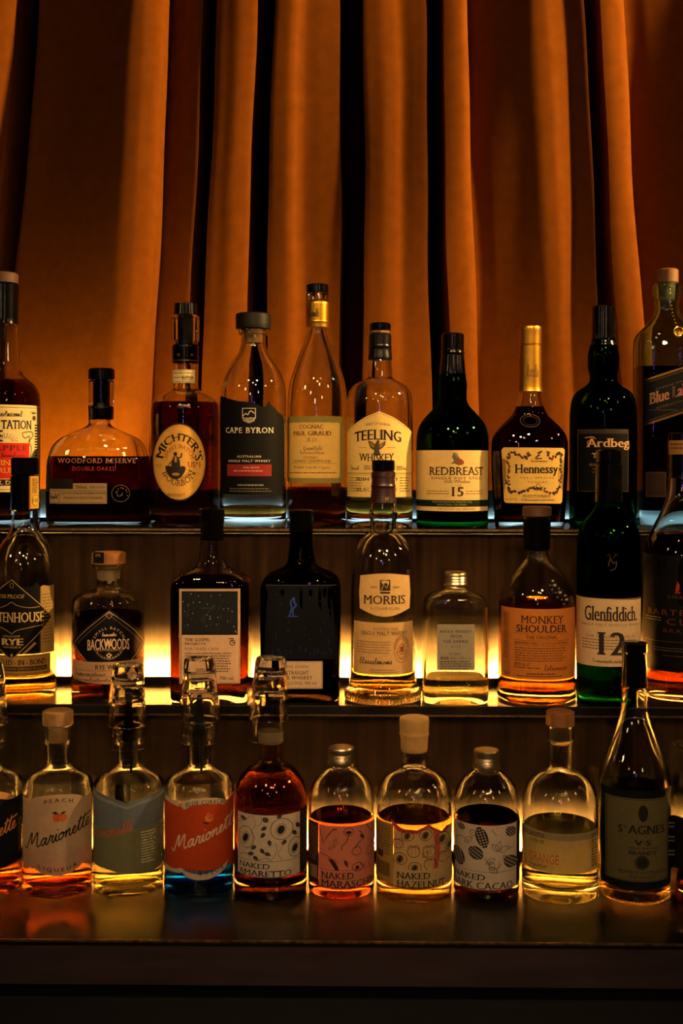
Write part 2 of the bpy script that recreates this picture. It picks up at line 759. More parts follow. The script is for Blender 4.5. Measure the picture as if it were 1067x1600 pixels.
def back_label(b, x0, x1, y0, y1, mat, name='back_label'):
    """A paper on the far side of a round bottle, its printed side outward."""
    V, F, N = [], [], []
    r = b.hw / b.s
    n = 24
    a0 = math.asin(max(-.98, min(.98, (x0 - b.cx) / b.hw)))
    a1 = math.asin(max(-.98, min(.98, (x1 - b.cx) / b.hw)))
    for i in range(n + 1):
        t = a0 + (a1 - a0) * i / n
        for y in (y0, y1):
            h = CAM_Z + ray(b.cx, y).z * (b.dc + r) - b.z0
            rr = b.rad(h) + 0.0003
            V.append((rr * math.sin(t), rr * math.cos(t), h))
            N.append((math.sin(t), math.cos(t), 0))
    for i in range(n):
        F.append((2 * i, 2 * i + 1, 2 * i + 3, 2 * i + 2))
    return link_mesh(name, V, F, mat, b.root, None, True, N)
# ------------------------------------------------------------------ the bar: wall, floor, curtain, stepped shelves
plaster = surf('dark_plaster', (0.03, 0.022, 0.018), 0.9, noise=0.2, nscale=8)
w = box('wall_back', -2.2, 2.2, 2.3, 2.4, 0.0, 3.0, plaster)
w['kind'] = 'structure'
f = box('floor', -2.2, 2.2, -2.5, 2.4, -0.05, 0.0, surf('dark_floor', (0.02, 0.014, 0.01), 0.4, noise=0.3, nscale=12))
f['kind'] = 'structure'


def build_curtain():
    # fold line: (photo x at y=250, how far back from the front of the folds, m)
    C = [(-160, .12), (-120, .09), (-60, .1), (-22, .12), (-14, .42), (4, .42), (12, .125), (20, .112), (52, .105), (80, .096), (110, .084), (140, .072), (165, .063), (186, .058), (200, .059), (212, .064), (228, .078), (234, .135),
         (262, .120), (286, .107), (293, .40), (303, .40), (309, .10), (328, .094), (346, .090), (362, .0925), (373, .097), (377, .45), (398, .45), (402, .092),
         (416, .088), (430, .086), (438, .088), (446, .094), (456, .097), (482, .095), (510, .094), (514, .45), (543, .45), (547, .082), (562, .079), (576, .0775), (592, .080), (606, .0845), (625, .082), (644, .080),
         (648, .45), (669, .45), (673, .092), (690, .0905), (701, .092), (712, .101), (718, .145), (750, .132), (790, .116), (825, .101), (840, .100), (856, .104), (868, .106), (884, .099), (898, .092), (905, .33),
         (918, .33), (924, .094), (938, .092), (951, .094), (965, .104), (972, .145), (1010, .130), (1060, .111), (1100, .096), (1125, .10), (1150, .12), (1160, .3), (1175, .3), (1185, .12), (1240, .09)]
    left = [(x - 620 - 400 * k, d) for k in (1, 0) for x, d in ((0, .10), (60, .085), (90, .10), (97, .40), (120, .40), (128, .095), (190, .085), (240, .098), (247, .14), (330, .10), (380, .11))]
    right = [(x + 1265 + 400 * k, d) for k in (0, 1) for x, d in ((0, .10), (60, .085), (90, .10), (97, .40), (120, .40), (128, .095), (190, .085), (240, .098), (247, .14), (330, .10), (380, .11))]
    C = left + C + right
    xs = [c[0] for c in C]
    ds = [c[1] for c in C]
    n = len(C)
    h = [xs[i + 1] - xs[i] for i in range(n - 1)]
    dl = [(ds[i + 1] - ds[i]) / h[i] for i in range(n - 1)]
    m = [dl[0]] + [0 if dl[i - 1] * dl[i] <= 0 else 2 * dl[i - 1] * dl[i] / (dl[i - 1] + dl[i]) for i in range(1, n - 1)] + [dl[-1]]
    pts = []
    for i in range(n - 1):
        k = max(3, int(h[i] / 3))
        for j in range(k):
            t = j / k
            pts.append((xs[i] + h[i] * t, (2 * t**3 - 3 * t**2 + 1) * ds[i] + (t**3 - 2 * t**2 + t) * h[i] * m[i] + (-2 * t**3 + 3 * t**2) * ds[i + 1] + (t**3 - t**2) * h[i] * m[i + 1]))
    Y0 = 1.66
    V, F = [], []
    rows = 40
    zt, zb = 2.32, 1.18
    for r in range(rows + 1):
        z = zt + (zb - zt) * r / rows
        py = PCY + (CAM_Z - z) * FPX / (Y0 + 0.1)
        k = 1.0 + 0.09 * (py - 250) / 480 * (1 if py < 600 else 1)
        k = min(k, 1.14)
        for x, d in pts:
            wob = 2.2 * math.sin(py * 0.009 + x * 0.021) + 0.8 * math.sin(py * 0.023 + x * 0.05)
            px = 532 + (x - 532) * k + wob
            dd = d * (1.0 + 0.08 * math.sin(py * 0.006 + x * 0.013)) * (0.8 + 0.25 * min(1, max(0, py / 700)))
            V.append(((px - PCX) / FPX * (Y0 + 0.1), Y0 + dd, z))
    w_ = len(pts)
    for r in range(rows):
        for i in range(w_ - 1):
            a = r * w_ + i
            F.append((a, a + w_, a + w_ + 1, a + 1))
    velvet = surf('rust_velvet', (0.150, 0.042, 0.004), 0.95, noise=0.12, nscale=60, bump=0.08, spec=0.03)
    o = link_mesh('curtain', V, F, velvet, None, None, True)
    md = o.modifiers.new('cloth', 'SOLIDIFY')
    md.thickness = 0.0015
    o['label'] = 'tall rust orange velvet curtain hanging in deep folds behind the bottles'
    o['category'] = 'curtain'
    return o


build_curtain()


def wood(key, c1, c2, rough):
    """Dark veneer with vertical grain."""
    m, n, l, out = new_mat(key)
    tc = n.new('ShaderNodeTexCoord')
    mp = n.new('ShaderNodeMapping')
    mp.inputs['Scale'].default_value = (95, 95, 2.2)
    nz = n.new('ShaderNodeTexNoise')
    nz.inputs['Scale'].default_value = 1.0
    nz.inputs['Detail'].default_value = 6
    l.new(tc.outputs['Object'], mp.inputs[0])
    l.new(mp.outputs[0], nz.inputs['Vector'])
    cr = n.new('ShaderNodeValToRGB')
    cr.color_ramp.elements[0].position = 0.35
    cr.color_ramp.elements[0].color = tuple(c1) + (1,)
    cr.color_ramp.elements[1].position = 0.68
    cr.color_ramp.elements[1].color = tuple(c2) + (1,)
    l.new(nz.outputs['Fac'], cr.inputs[0])
    p = n.new('ShaderNodeBsdfPrincipled')
    p.inputs['Roughness'].default_value = rough
    p.inputs['Specular IOR Level'].default_value = 0.0
    l.new(cr.outputs[0], p.inputs['Base Color'])
    l.new(p.outputs[0], out.inputs[0])
    return m


veneer = wood('dark_veneer', (0.009, 0.0047, 0.003), (0.026, 0.0125, 0.007), 0.5)
board = surf('black_laminate', (0.006, 0.0048, 0.004), 0.25, noise=0.35, nscale=30, bump=0.05, spec=0.4)
edge_m = surf('worn_brass_edge', (0.20, 0.12, 0.055), 0.45, metal=1.0, noise=0.5, nscale=200)
fascia_m = surf('stained_fascia', (0.03, 0.018, 0.022), 0.45, noise=0.35, nscale=9, stretch=(1, 1, 5))
cool_m = surf('pale_grey_laminate', (0.05, 0.062, 0.068), 0.5, noise=0.08, nscale=20)


def led(key, color, k):
    m, n, l, out = new_mat(key)
    e = n.new('ShaderNodeEmission')
    e.inputs['Color'].default_value = tuple(color) + (1,)
    e.inputs['Strength'].default_value = k
    l.new(e.outputs[0], out.inputs[0])
    return m


BX = 1.15
UNIT = None


def part(name, y0, y1, z0, z1, mat, bevel=0.0, label=None):
    o = box(name, -BX, BX, y0 - 1.3, y1 - 1.3, z0, z1, mat, UNIT, bevel)
    if label:
        o['label'] = label
    return o


WARM_LED = led('warm_led', (1.0, 0.74, 0.17), LED_WARM)
# bottom counter: deck, its worn edge with painted highlight, and the fascia below
UNIT = thing('bar_counter', 'dark bar counter with a thin worn edge toned as a highlight, carrying the front row of bottles', 'counter', (0, 1.3, 0))
part('counter_top', 1.0675, 1.445, 1.004, 1.01, board, 0.0008)
part('edge_strip', 1.066, 1.0680, 1.0078, 1.0099, surf('worn_edge_highlight', (0.55, 0.36, 0.20), 0.35, metal=1.0, noise=0.6, nscale=160))  # brighter metal: highlights and glints of the front edge put into its colour
part('fascia', 1.0685, 1.09, 0.968, 1.004, fascia_m)
part('cabinet_front', 1.10, 1.13, 0.0, 0.968, surf('black_cabinet', (0.006, 0.006, 0.006), 0.6, noise=0.2))
# lower step
UNIT = thing('bottle_step', 'lower dark wood step behind the front bottles, carrying the middle row', 'shelf', (0, 1.3, 0), 0, 'lit bottle steps')
part('riser_panel', 1.305, 1.325, 1.01, 1.166, veneer)
part('light_lip', 1.2895, 1.2935, 1.01, 1.019, board)
part('added_spill_hood', 1.2935, 1.2944, 1.0181, 1.019, board)  # added, unseen: cuts the strip's upward rays so the glow fades sooner
part('led_strip', 1.2936, 1.2938, 1.0146, 1.0180, led('warm_led_low', (1.0, 0.76, 0.19), LED_WARM * 0.7), label='warm glowing light strip')
part('shelf_board', 1.294, 1.445, 1.166, 1.178, board, 0.001)
part('edge_strip', 1.2925, 1.2945, 1.1665, 1.168, edge_m)
# upper step
UNIT = thing('bottle_step', 'upper dark wood step behind the middle row of bottles, carrying the top row', 'shelf', (0, 1.3, 0), 0, 'lit bottle steps')
part('riser_panel', 1.425, 1.445, 1.178, 1.361, veneer)
part('light_lip', 1.4095, 1.4135, 1.178, 1.1875, board)
part('added_spill_hood', 1.4135, 1.4147, 1.1866, 1.1875, board)  # unseen cover added to shorten the glow on the riser
part('led_strip', 1.4137, 1.4142, 1.1830, 1.1865, WARM_LED, label='warm glowing light strip')
part('shelf_board', 1.418, 1.64, 1.361, 1.367, board, 0.001)
part('edge_strip', 1.4155, 1.4185, 1.3645, 1.3668, edge_m)
# low pale upstand behind the top row with its own cool strip, and the strip that washes the curtain
UNIT = thing('upstand', 'low grey board behind the top row, lit pale blue along its foot', 'ledge', (0, 1.3, 0))
part('panel', 1.600, 1.606, 1.367, 1.410, cool_m)
part('light_lip', 1.588, 1.591, 1.367, 1.3715, board)
part('added_spill_hood', 1.591, 1.5923, 1.3709, 1.3715, board)  # added out of sight to grade the cool light up the panel
part('led_strip', 1.5912, 1.5916, 1.3675, 1.3707, led('cool_led', (0.70, 0.93, 1.0), LED_COOL), label='cool white light strip')
part('led_strip', 1.6061, 1.6065, 1.398, 1.408, led('amber_led', (1.0, 0.52, 0.07), LED_CURTAIN), label='amber light strip')
bright = part('led_strip', 1.6066, 1.6070, 1.398, 1.408, led('amber_led_bright', (1.0, 0.60, 0.09), LED_CURTAIN * 6), label='brighter length of amber strip')
bright.scale.x = 0.12
bright.location.x = -0.40
# ------------------------------------------------------------------ liquids, glasses, closures
L_BLACK = glass('near_black_spirit', (0.14, 0.035, 0.010), ior=1.36)
L_DARK = glass('dark_amber_spirit', (0.42, 0.13, 0.025), ior=1.36)
L_DEEP = glass('deep_brown_spirit', (0.27, 0.092, 0.02), ior=1.36)
L_AMBER = glass('amber_spirit', (0.80, 0.40, 0.08), ior=1.36)
L_GOLD = glass('golden_spirit', (0.93, 0.70, 0.26), ior=1.36)
L_PALE = glass('pale_yellow_liqueur', (0.97, 0.90, 0.55), ior=1.36)
L_PEACH = glass('peach_liqueur', (0.96, 0.52, 0.20), ior=1.36)
L_RED = glass('cherry_liqueur', (0.95, 0.42, 0.24), ior=1.36)
L_BLUE = glass('blue_liqueur', (0.02, 0.18, 0.55), ior=1.36)
G_GREEN = glass('dark_green_glass', (0.06, 0.30, 0.07))
G_BLACK = glass('smoked_glass', (0.16, 0.13, 0.10))
G_BROWN = glass('brown_glass', (0.62, 0.33, 0.14))
BLACKCAP = surf('black_capsule', '#040303', 0.16, noise=0.2, nscale=120, bump=0.04, spec=0.3)
CORK = surf('pale_cork', '#98703f', 0.8, noise=0.25, nscale=160, bump=0.3)
OAK = surf('turned_oak', '#7a4a20', 0.6, noise=0.25, nscale=90, bump=0.1, stretch=(1, 6, 1))
DARKWOOD = surf('dark_cap_wood', '#0f0906', 0.5, noise=0.3, nscale=70, spec=0.25)
GOLDFOIL = foil('#c99432', 0.34)
STEEL = foil('#b9a684', 0.3)
BURG = surf('burgundy_capsule', '#26080b', 0.35, noise=0.2, nscale=80)
CREAM, IVORY, TAN = paper('#e6cf96'), paper('#e9dcb6'), paper('#c98a4c')
BK = '#0d0b0a'

# ================================================================== TOP SHELF
b = Bottle('rum_bottle', 'tall rum bottle with cream and red pineapple label, first on the top shelf', 4, 823, 'top',
           [(444, 20), (470, 21), (508, 22), (545, 24), (580, 28), (590, 36), (602, 49), (616, 56), (640, 57.5), (823, 57.5)], liquid=(L_DEEP, 591))
st = b.lathe('stopper', surf('brown_cork', '#4a2c16', .7, noise=.3, nscale=120), [(427, 21), (429, -23), (443, -23), (443.5, 10)])
b.lathe('neck_capsule', BLACKCAP, [(443, 22), (446, -24.5), (462, 24), (500, 23.5), (507, -24), (508, 21)])
a = Art(b)
a.rect(-53, 632, 60, 769, CREAM)
a.frame(-50, 636, 58.8, 765, .7, BK)
a.text('TATION', 1, 46, 656, 670, BK, serif=True, contrast=.02, bold=.006)
a.text('PLAN', -44, -2, 656, 670, BK, serif=True, contrast=.02, bold=.006)
a.sign(-8, 33, 640, 650, .9, BK, seed=5, n=11)
a.rect(-44, 692, 43, 748, paper('#c92a1c'), 1)
a.text('PINEAPPLE', -42, 39, 696, 704, BK, serif=True, space=1.2)
a.sign(2, 38, 707, 714, .6, BK, seed=9, n=12)
a.text('STIGGINS', -36, 22, 719, 727, '#c9a24a', serif=True)
a.text('DARK RUM', -36, 24, 731, 739, '#c9a24a', serif=True)
a.rect(-44, 749, 43, 759, ink(BK), 1)
a.text('ORIGINAL DARK', -40, 36, 751, 757, '#d8c088', serif=True)
a.text('E', -3, 4, 672, 690, BK, serif=True, bold=.02)
for k in range(9):
    t = math.radians(8 + 18 * k)
    a.stroke([(8 + 8 * math.cos(t), 690 - 6 * math.sin(t)), (8 + 19 * math.cos(t), 690 - 14 * math.sin(t))], .5, BK)
a.stroke([(42, 690), (43, 681), (36, 684), (33, 676), (46, 674), (48, 680), (43, 690), (46, 700), (44, 715)], 1.4, '#4a3a22', curve=True)
a.ell(50, 652, 2.6, 4, ink('#4a3a22'))
for t in (-2.6, -2.0, -1.4, -.9, -.4):
    a.stroke([(49, 645), (49 + 7 * math.cos(t), 645 + 6 * math.sin(t))], 1.4, '#2a2216', taper=lambda q: 1.1 - q)
a.small(51, 57.5, 662, 22, 4.4, 2.2, BK, seed=3)
a.build()

b = Bottle('bourbon_bottle', 'broad flask of dark bourbon with pale lettering printed on the glass and a low label', 155, 823, 'top',
           [(634, 18), (645, 17), (662, 17), (668, 24), (675, 40), (684, 59), (695, 71), (708, 77), (725, 81), (760, 82), (800, 82), (823, 81)],
           ratio=0.5, n=2.6, y_round=(660, 690), liquid=(L_BLACK, 713), face=False, foot=5, base=.006)
st = b.lathe('stopper', BLACKCAP, [(576, 18), (578, -20.5), (593, -20.5), (594, 14)], dx=3)
b.lathe('stopper_collar', glass('clear_stopper', (.95, .95, .93)), [(594, 17), (596, 20), (630, 19.5), (635, 18)], dx=3)
b.lathe('cork', BLACKCAP, [(594.5, 9), (634, 9)], dx=3, parent=st)
b.lathe('neck_band', BLACKCAP, [(635, 18.5), (637, -19.3), (654, -18.7), (656, 17.6)], dx=3)
a = Art(b, 'printed_lettering', flat=True)
CH = '#b9917a'
a.text('WOODFORD RESERVE', 88, 210, 716, 723.5, CH, serif=True, space=1.15)
a.text('DOUBLE OAKED', 113, 181, 729, 735.5, '#a03c2c', space=1.2)
a.text('KENTUCKY FINISH SELECT', 120, 182, 699, 703, '#a08358', space=1.2, bend=1.5)
a.build()
a = Art(b, flat=True)
a.rect(74, 755, 167, 787, paper('#b99a6d'))
a.rect(74, 748, 114, 764, ink(BK), 2)
a.text('700mL', 118, 137, 758.5, 763.5, BK, bold=.01)
a.text('45.2% ALC/VOL', 140, 164, 759.5, 763, BK)
a.text('KENTUCKY STRAIGHT BOURBON WHISKEY', 95, 165, 769, 772.5, BK)
a.text('FINISHED IN A SECOND OAK BARREL', 99, 161, 776, 779.5, BK)
a.frame(75.5, 767, 165.5, 785, .5, BK)
a.rect(91, 767, 91.6, 785, ink(BK), 2)
a.sign(76, 89, 772, 779, .7, BK, seed=4, n=7)
a.build()
a = Art(b, 'embossed_seal', flat=True)
a.ring(188, 771, 13.5, 13, 1.2, ink('#5b4330'))
for k in range(14):
    t = k * 2.4
    rr = 2.5 + 8.5 * ((k * 0.37) % 1)
    a.ell(188 + rr * math.cos(t), 771 + rr * math.sin(t), 1, 1, ink('#7a5c40'), n=8)
a.build()

b = Bottle('bourbon_bottle', 'tall dark bourbon bottle with an oval yellow label and chunky clear stopper', 289, 825, 'top',
           [(568, 20.5), (590, 20), (608, 20.5), (613, 29), (620, 41), (628, 49.5), (638, 53), (660, 53.5), (825, 53)], liquid=(L_DEEP, 627), base=.008, punt=.010)
st = b.lathe('stopper', BLACKCAP, [(474, 10), (475, -17), (492, -18), (493, 10)])
b.lathe('stopper_collar', glass('clear_stopper', (.95, .95, .93)), [(493, 19), (496, 22), (534, 21.5), (539, 19)], seg=10)
b.lathe('cork', BLACKCAP, [(494, 8), (539, 8)], parent=st)
b.lathe('neck_band', BLACKCAP, [(539, 19.5), (541, -20.8), (567, -20.6), (569, 19)])
a = Art(b, 'neck_label', solid=20.6)
a.rect(269, 577.5, 304, 598, CREAM)
a.small(272, 302, 582, 2, 7, 1.3, BK, seed=8)
a.text('BATCH', 284, 301, 587, 594, BK, serif=True)
a.frame(270, 579, 303, 596.5, .6, BK)
a.build()
a = Art(b, 'neck_stars', solid=20.9)
for x in (278.5, 299):
    a.poly([(x + (3 if k % 2 == 0 else 1.2) * math.sin(k * math.pi / 5), 554 - (3 if k % 2 == 0 else 1.2) * math.cos(k * math.pi / 5)) for k in range(10)], foil('#b98a3a'))
a.rect(270, 562, 308, 563, foil('#b98a3a'))
a.build()
a = Art(b)
cx, cy = 280, 722
a.ell(cx, cy, 40.5, 61, ink('#15100c'), 0, 44)
a.ell(cx, cy, 39, 58.5, paper('#dba64c'), 1, 44)
a.ring(cx, cy, 37.5, 56.5, .5, ink('#6b4a1c'))
R_ = dict(serif=True, contrast=.02, bold=.008)
a.arc('MICHTER\u2019S', cx, cy, 24, 33.5, 172, 3, 11.5, '#1a0f08', **R_)
a.arc('SMALL BATCH', cx, cy, 18, 22, 165, 12, 5.5, '#8e2a18', serif=True)
a.text('US*1', 292.5, 312, 721, 730, '#7d1f14', serif=True, bold=.015)
a.text('1753', 244.5, 254, 725, 730, '#8a6a30')
a.arc('KENTUCKY STRAIGHT', cx, cy, 21, 29, 203, 337, 4.6, '#2a180c', inward=True, serif=True)
a.arc('BOURBON', cx, cy, 28, 37.5, 206, 334, 9.5, '#1a0f08', inward=True, serif=True)
a.text('WHISKEY', 262, 290, 771.5, 776, '#2a180c', serif=True, bend=-1)
a.poly([(259, 729), (264, 727), (268, 729), (270, 718), (272, 713), (278, 713), (281, 719), (282, 729), (287, 728), (290, 731), (289, 736), (284, 745), (277, 749.5), (268, 747), (262, 739)], ink('#20150c'), 2)
a.ell(274.5, 709.5, 2.8, 3.4, ink('#20150c'), 2, 12)
a.stroke([(279, 716), (283, 714), (284, 708)], 2.2, '#20150c')
a.stroke([(270, 720), (265, 726)], 1.8, '#20150c')
a.ell(275, 718, 2, 5, ink('#a47a38'), 3, 10)
a.ell(275, 741, 6, 2.4, ink('#a47a38'), 3, 10)
a.build()

b = Bottle('whisky_bottle', 'clear bottle with a jagged-topped black label and broad dark wooden stopper', 395, 826, 'top',
           [(513, 23), (516, 24), (523, -23), (524, 19), (537, 19.5), (550, 23), (562, 30), (574, 38.5), (588, 46), (604, 50.5), (625, 52), (826, 52)], liquid=(L_GOLD, 795), base=.014)
st = b.lathe('stopper', DARKWOOD, [(490, 24), (492, 27.5), (508, -27.5), (514, -27), (515, 18)])
b.lathe('cork', CORK, [(515, 15), (536, 14)], parent=st)
a = Art(b)
a.poly([(344.5, 617), (350, 618.5), (357, 622), (363, 624), (370, 626), (377, 627), (383, 627), (389, 629), (395, 630), (402, 632), (408, 635), (413, 635), (417, 629), (419, 625), (421, 631), (424, 634), (429, 638), (434, 644), (439, 647), (443, 655), (443.5, 773), (347, 773)], paper('#070608', .05))
WH = '#c8bda4'
a.text('CAPE BYRON', 354, 426, 668, 676.5, '#d8cfae', serif=True, space=1.12, bend=-.5)
a.frame(379, 638, 398.5, 653, .9, WH)
a.poly([(379, 653), (398.5, 653), (397, 658), (388.7, 661.5), (380.5, 658)], ink('#8a806c'), 2)
a.stroke([(380, 650), (384, 646), (387, 648), (391, 642), (397, 646)], 1.1, WH, curve=True)
a.stroke([(381, 655), (386, 652), (391, 656), (396, 652)], .9, BK, curve=True, z=4)
a.text('AUSTRALIAN', 371, 407, 711.5, 715, WH, space=1.2)
a.text('SINGLE MALT WHISKY', 358, 421, 718.5, 722, WH, space=1.15)
a.rect(356, 725.5, 423, 744, paper('#7a2323', .05), 1)
a.text('SMALL BATCH', 380, 404, 729, 732, '#c89a86')
a.small(366, 414, 735, 1, 4, 1.5, '#b98a78', seed=2)
a.small(372, 412, 757, 1, 4, 2, '#8a8274', seed=4)
a.small(360, 424, 763, 2, 4, 1.1, '#6a6254', seed=6)
a.build()

b = Bottle('cognac_bottle', 'slender sloping cognac bottle with gold neck foil and small cream label', 495, 824, 'top',
           [(459, 16), (472, 16.5), (513, 14), (530, 18), (552, 27.5), (575, 36), (597, 43), (622, 46), (650, 47), (824, 47)], liquid=(L_DARK, 762), base=.010, punt=.012)
st = b.lathe('stopper', BLACKCAP, [(444.5, 15), (446, -17.5), (457, -17.3), (458, 14)])
b.lathe('neck_ring', glass('clear_stopper', (.95, .95, .93)), [(458, 16), (460, 18), (470, 18), (472, 16)])
nf = b.lathe('neck_foil', GOLDFOIL, [(472, 17), (474, -18.3), (503, 18), (504, 18.6), (506, 18.2), (512, -17.8), (513, 13)])
a = Art(b, 'foil_signature', solid=18.4, parent=nf)
a.sign(480, 497, 480, 494, 1.1, '#3a2a10', seed=12, n=8)
a.build()
a = Art(b)
a.rect(449.5, 650, 536, 755, paper('#8a7c42'), rnd=4)
a.rect(451.5, 660, 529.5, 747, paper('#ddb764'), 1, rnd=3)
RD = '#5e2016'
a.text('COGNAC', 468, 505, 663.5, 670, RD, serif=True, contrast=.02)
a.text('PAUL GIRAUD', 459, 516.5, 673.5, 680.5, RD, serif=True, contrast=.02, bold=.01)
a.text('X.O.', 478, 495, 684, 690.5, RD, serif=True, shear=.3)
a.sign(474, 503, 696, 703, .7, '#7a5a30', seed=21, n=10)
a.sign(469, 506, 704, 709, .6, '#7a5a30', seed=22, n=13)
a.text('COGNAC', 474, 497, 713, 717, RD, serif=True)
a.text('GRANDE CHAMPAGNE', 459, 516, 718.5, 722.5, RD, serif=True)
a.rect(455, 724, 525, 724.6, ink('#8a6a3a'), 2)
a.text('Produit Cru de Cognac', 460, 515, 728, 733.5, RD, serif=True, shear=.25)
a.small(454, 526, 738, 1, 3, 1.4, RD, seed=3)
a.frame(453.5, 662, 527.5, 745, .4, '#a98a4a')
a.build()

b = Bottle('whiskey_bottle', 'clear whiskey bottle with a pointed house-shaped cream label and black capsule', 593, 826, 'top',
           [(519, 16), (560, 17), (564, 18), (580, 19.5), (590, 20), (595, 28), (602, 40), (612, 48), (626, 51.5), (645, 52), (826, 51.5)], liquid=(L_GOLD, 782), base=.012, punt=.008)
st = b.lathe('stopper', BLACKCAP, [(505, 15), (507, -17), (517, -16.7), (518, 13)])
b.lathe('neck_ring', CORK, [(518, 15), (520, 16), (523, 15)])
b.lathe('neck_capsule', surf('dark_brown_capsule', '#080504', .28, spec=.3, noise=.2), [(522, 16), (524, 17.6), (540, 17.6), (542, 18.4), (546, 17.6), (561, 19), (563, -18.6), (563.5, 15)])
a = Art(b)
a.poly([(543.5, 674), (552, 665), (572, 651), (592, 642.5), (612, 651), (632, 665), (641.5, 674), (642, 777), (543, 777)], paper('#e3c274'))
a.stroke([(545, 676), (553, 667), (573, 653), (592, 645), (611, 653), (631, 667), (640, 676)], .6, '#8a6a30')
a.text('SPIRIT OF DUBLIN', 572, 608, 660, 664, '#4a3a1c', bend=1.8)
a.text('TEELING', 555, 625, 671, 687, BK, serif=True, bold=.02, contrast=.012, bend=4)
a.poly([(575, 688), (581, 690), (586, 694), (588, 690), (590, 687), (593, 689), (592, 694), (597, 691), (602, 688), (601, 695), (597, 700), (592, 703), (594, 711), (588, 712), (583, 710), (585, 704), (579, 700)], ink('#3a3020'), 2)
for k in range(4):
    a.stroke([(577 + k * 2.2, 690 + k), (582 + k, 699)], .5, '#b98f50', z=4)
    a.stroke([(600 - k * 2.2, 690 + k), (595 - k, 699)], .5, '#b98f50', z=4)
a.ring(588.5, 708, 4.5, 4, .8, '#3a3020')
a.rect(561, 699, 573, 699.6, ink('#6a5a38'), 2)
a.rect(604, 699, 616, 699.6, ink('#6a5a38'), 2)
a.text('WHISKEY', 562, 614.5, 709, 721, BK, serif=True, bold=.02, bend=-1)
a.text('SINGLE MALT', 569, 607, 727, 734, '#2a2214', serif=True)
a.sign(549, 562, 727, 734, .6, '#4a3a1c', seed=2, n=7)
a.sign(618, 634, 727, 734, .6, '#4a3a1c', seed=3, n=7)
a.rect(543, 739, 642, 740, ink('#6a5426'), 2)
a.rect(543, 742, 642, 742.5, ink('#6a5426'), 2)
a.text('IRISH WHISKEY', 558, 621, 746, 751.5, BK, bold=.012)
a.small(547, 567, 746, 6, 4.2, 1.2, '#4a3a1c', seed=7)
a.small(623, 638, 746, 6, 4.2, 1.2, '#4a3a1c', seed=8)
a.text('46% ALC', 558, 578, 762, 768, BK, bold=.01)
a.text('70cl', 604, 618, 762, 768, BK, bold=.01)
a.build()

b = Bottle('whiskey_bottle', 'dark green whiskey bottle with cream label carrying a bird above a large 15', 706.5, 826, 'top',
           [(552, 17), (575, 19.5), (590, 21), (602, 22.5), (614, 22), (624, 22), (634, 26), (645, 36), (655, 45), (666, 52), (682, 56), (700, 56.5), (826, 56)], glass_mat=G_GREEN, liquid=(L_AMBER, 640))
b.lathe('neck_capsule', BLACKCAP, [(521, 15), (523, -17.6), (548, -17.6), (552, 18.5), (554, -17.5), (585, 20.5), (586, 18)])
a = Art(b)
a.rect(650.5, 703.5, 761, 799, paper('#dfc07c'))
a.rect(650.5, 781.5, 761, 792, paper('#16241a'), 1)
a.text('TRIPLE DISTILLED IN THE SINGLE POT STILL', 676, 736, 783, 786, '#8a8a5a')
a.text('NON CHILL FILTERED', 684, 728, 787.5, 790, '#8a8a5a')
a.text('PRODUCT OF IRELAND', 686, 741, 793.8, 797, '#3a2a18', space=1.2)
a.poly([(704, 725), (709, 720), (706, 714), (708, 707), (713, 713), (717, 716), (721, 718), (724, 722), (722, 726), (716, 727), (709, 724)], ink('#5a4a34'), 2)
a.ell(718, 722, 4, 3.8, ink('#8e2a1c'), 3)
a.poly([(713, 715), (707, 706), (713, 708), (717, 715)], ink('#7a6a50'), 3)
a.text('REDBREAST', 672, 753, 729.5, 742.5, '#2a1512', serif=True, contrast=.016)
a.text('SINGLE POT STILL', 675, 749.5, 745.3, 749, '#4a1e16', bold=.01, space=1.25)
a.text('Irish Whiskey', 694.5, 733, 749.8, 756, '#3a2a1c', serif=True)
a.text('AGED', 710, 721, 757.5, 759.5, '#3a2a1c')
a.text('15', 705, 723.5, 761, 775.5, '#2a1512', serif=True, contrast=.03)
a.small(668, 702, 767, 2, 4, 1.1, '#5a4428', seed=7, ragged=0)
a.small(727, 753, 767, 2, 4, 1.1, '#5a4428', seed=9, ragged=0)
a.build()

b = Bottle('cognac_bottle', 'squat dark cognac bottle with tall gold neck and a cream label framed in vines', 827, 826, 'top',
           [(612, 17), (622, 18.5), (630, 20.5), (638, 23), (648, 28), (657, 37), (667, 47), (678, 55), (690, 59), (704, 59.5), (740, 59), (785, 56.5), (826, 54)],
           ratio=0.62, n=2.5, y_round=(625, 665), liquid=(L_BLACK, 634), face=False, rot=0.05)
cp = b.lathe('cap', GOLDFOIL, [(509.5, 14), (511, -17.3), (513, -18), (538, -18), (540, 16.5)])
nf = b.lathe('neck_foil', GOLDFOIL, [(540, 16.5), (541, -18), (600, 18.8), (607, 19.2), (612, -20), (613, 17)])
a = Art(b, 'foil_pattern', solid=18.2, parent=cp)
for k in range(6):
    x = 812 + 5.8 * k
    a.stroke([(x, 514), (x + 3, 522), (x + 6, 514)], .8, '#6a4812')
    a.stroke([(x, 524), (x + 3, 516), (x + 6, 524)], .5, '#6a4812')
a.build()
a = Art(b, 'foil_signature', solid=18.9, parent=nf)
a.sign(819, 838, 566, 588, .9, '#6a4812', seed=31, n=6)
a.build()
a = Art(b, 'moulded_seal', flat=True)
a.ring(830, 657, 15, 10, 1.2, ink('#3a2418'))
a.ring(830, 657, 11, 7, .7, ink('#2c1a12'))
a.build()
a = Art(b, flat=True)
a.poly([(788, 699), (881, 700), (884, 703), (880, 784), (877, 787), (792, 786), (789, 783), (785, 703)], paper('#ddb660'))
rn = random.Random(4)


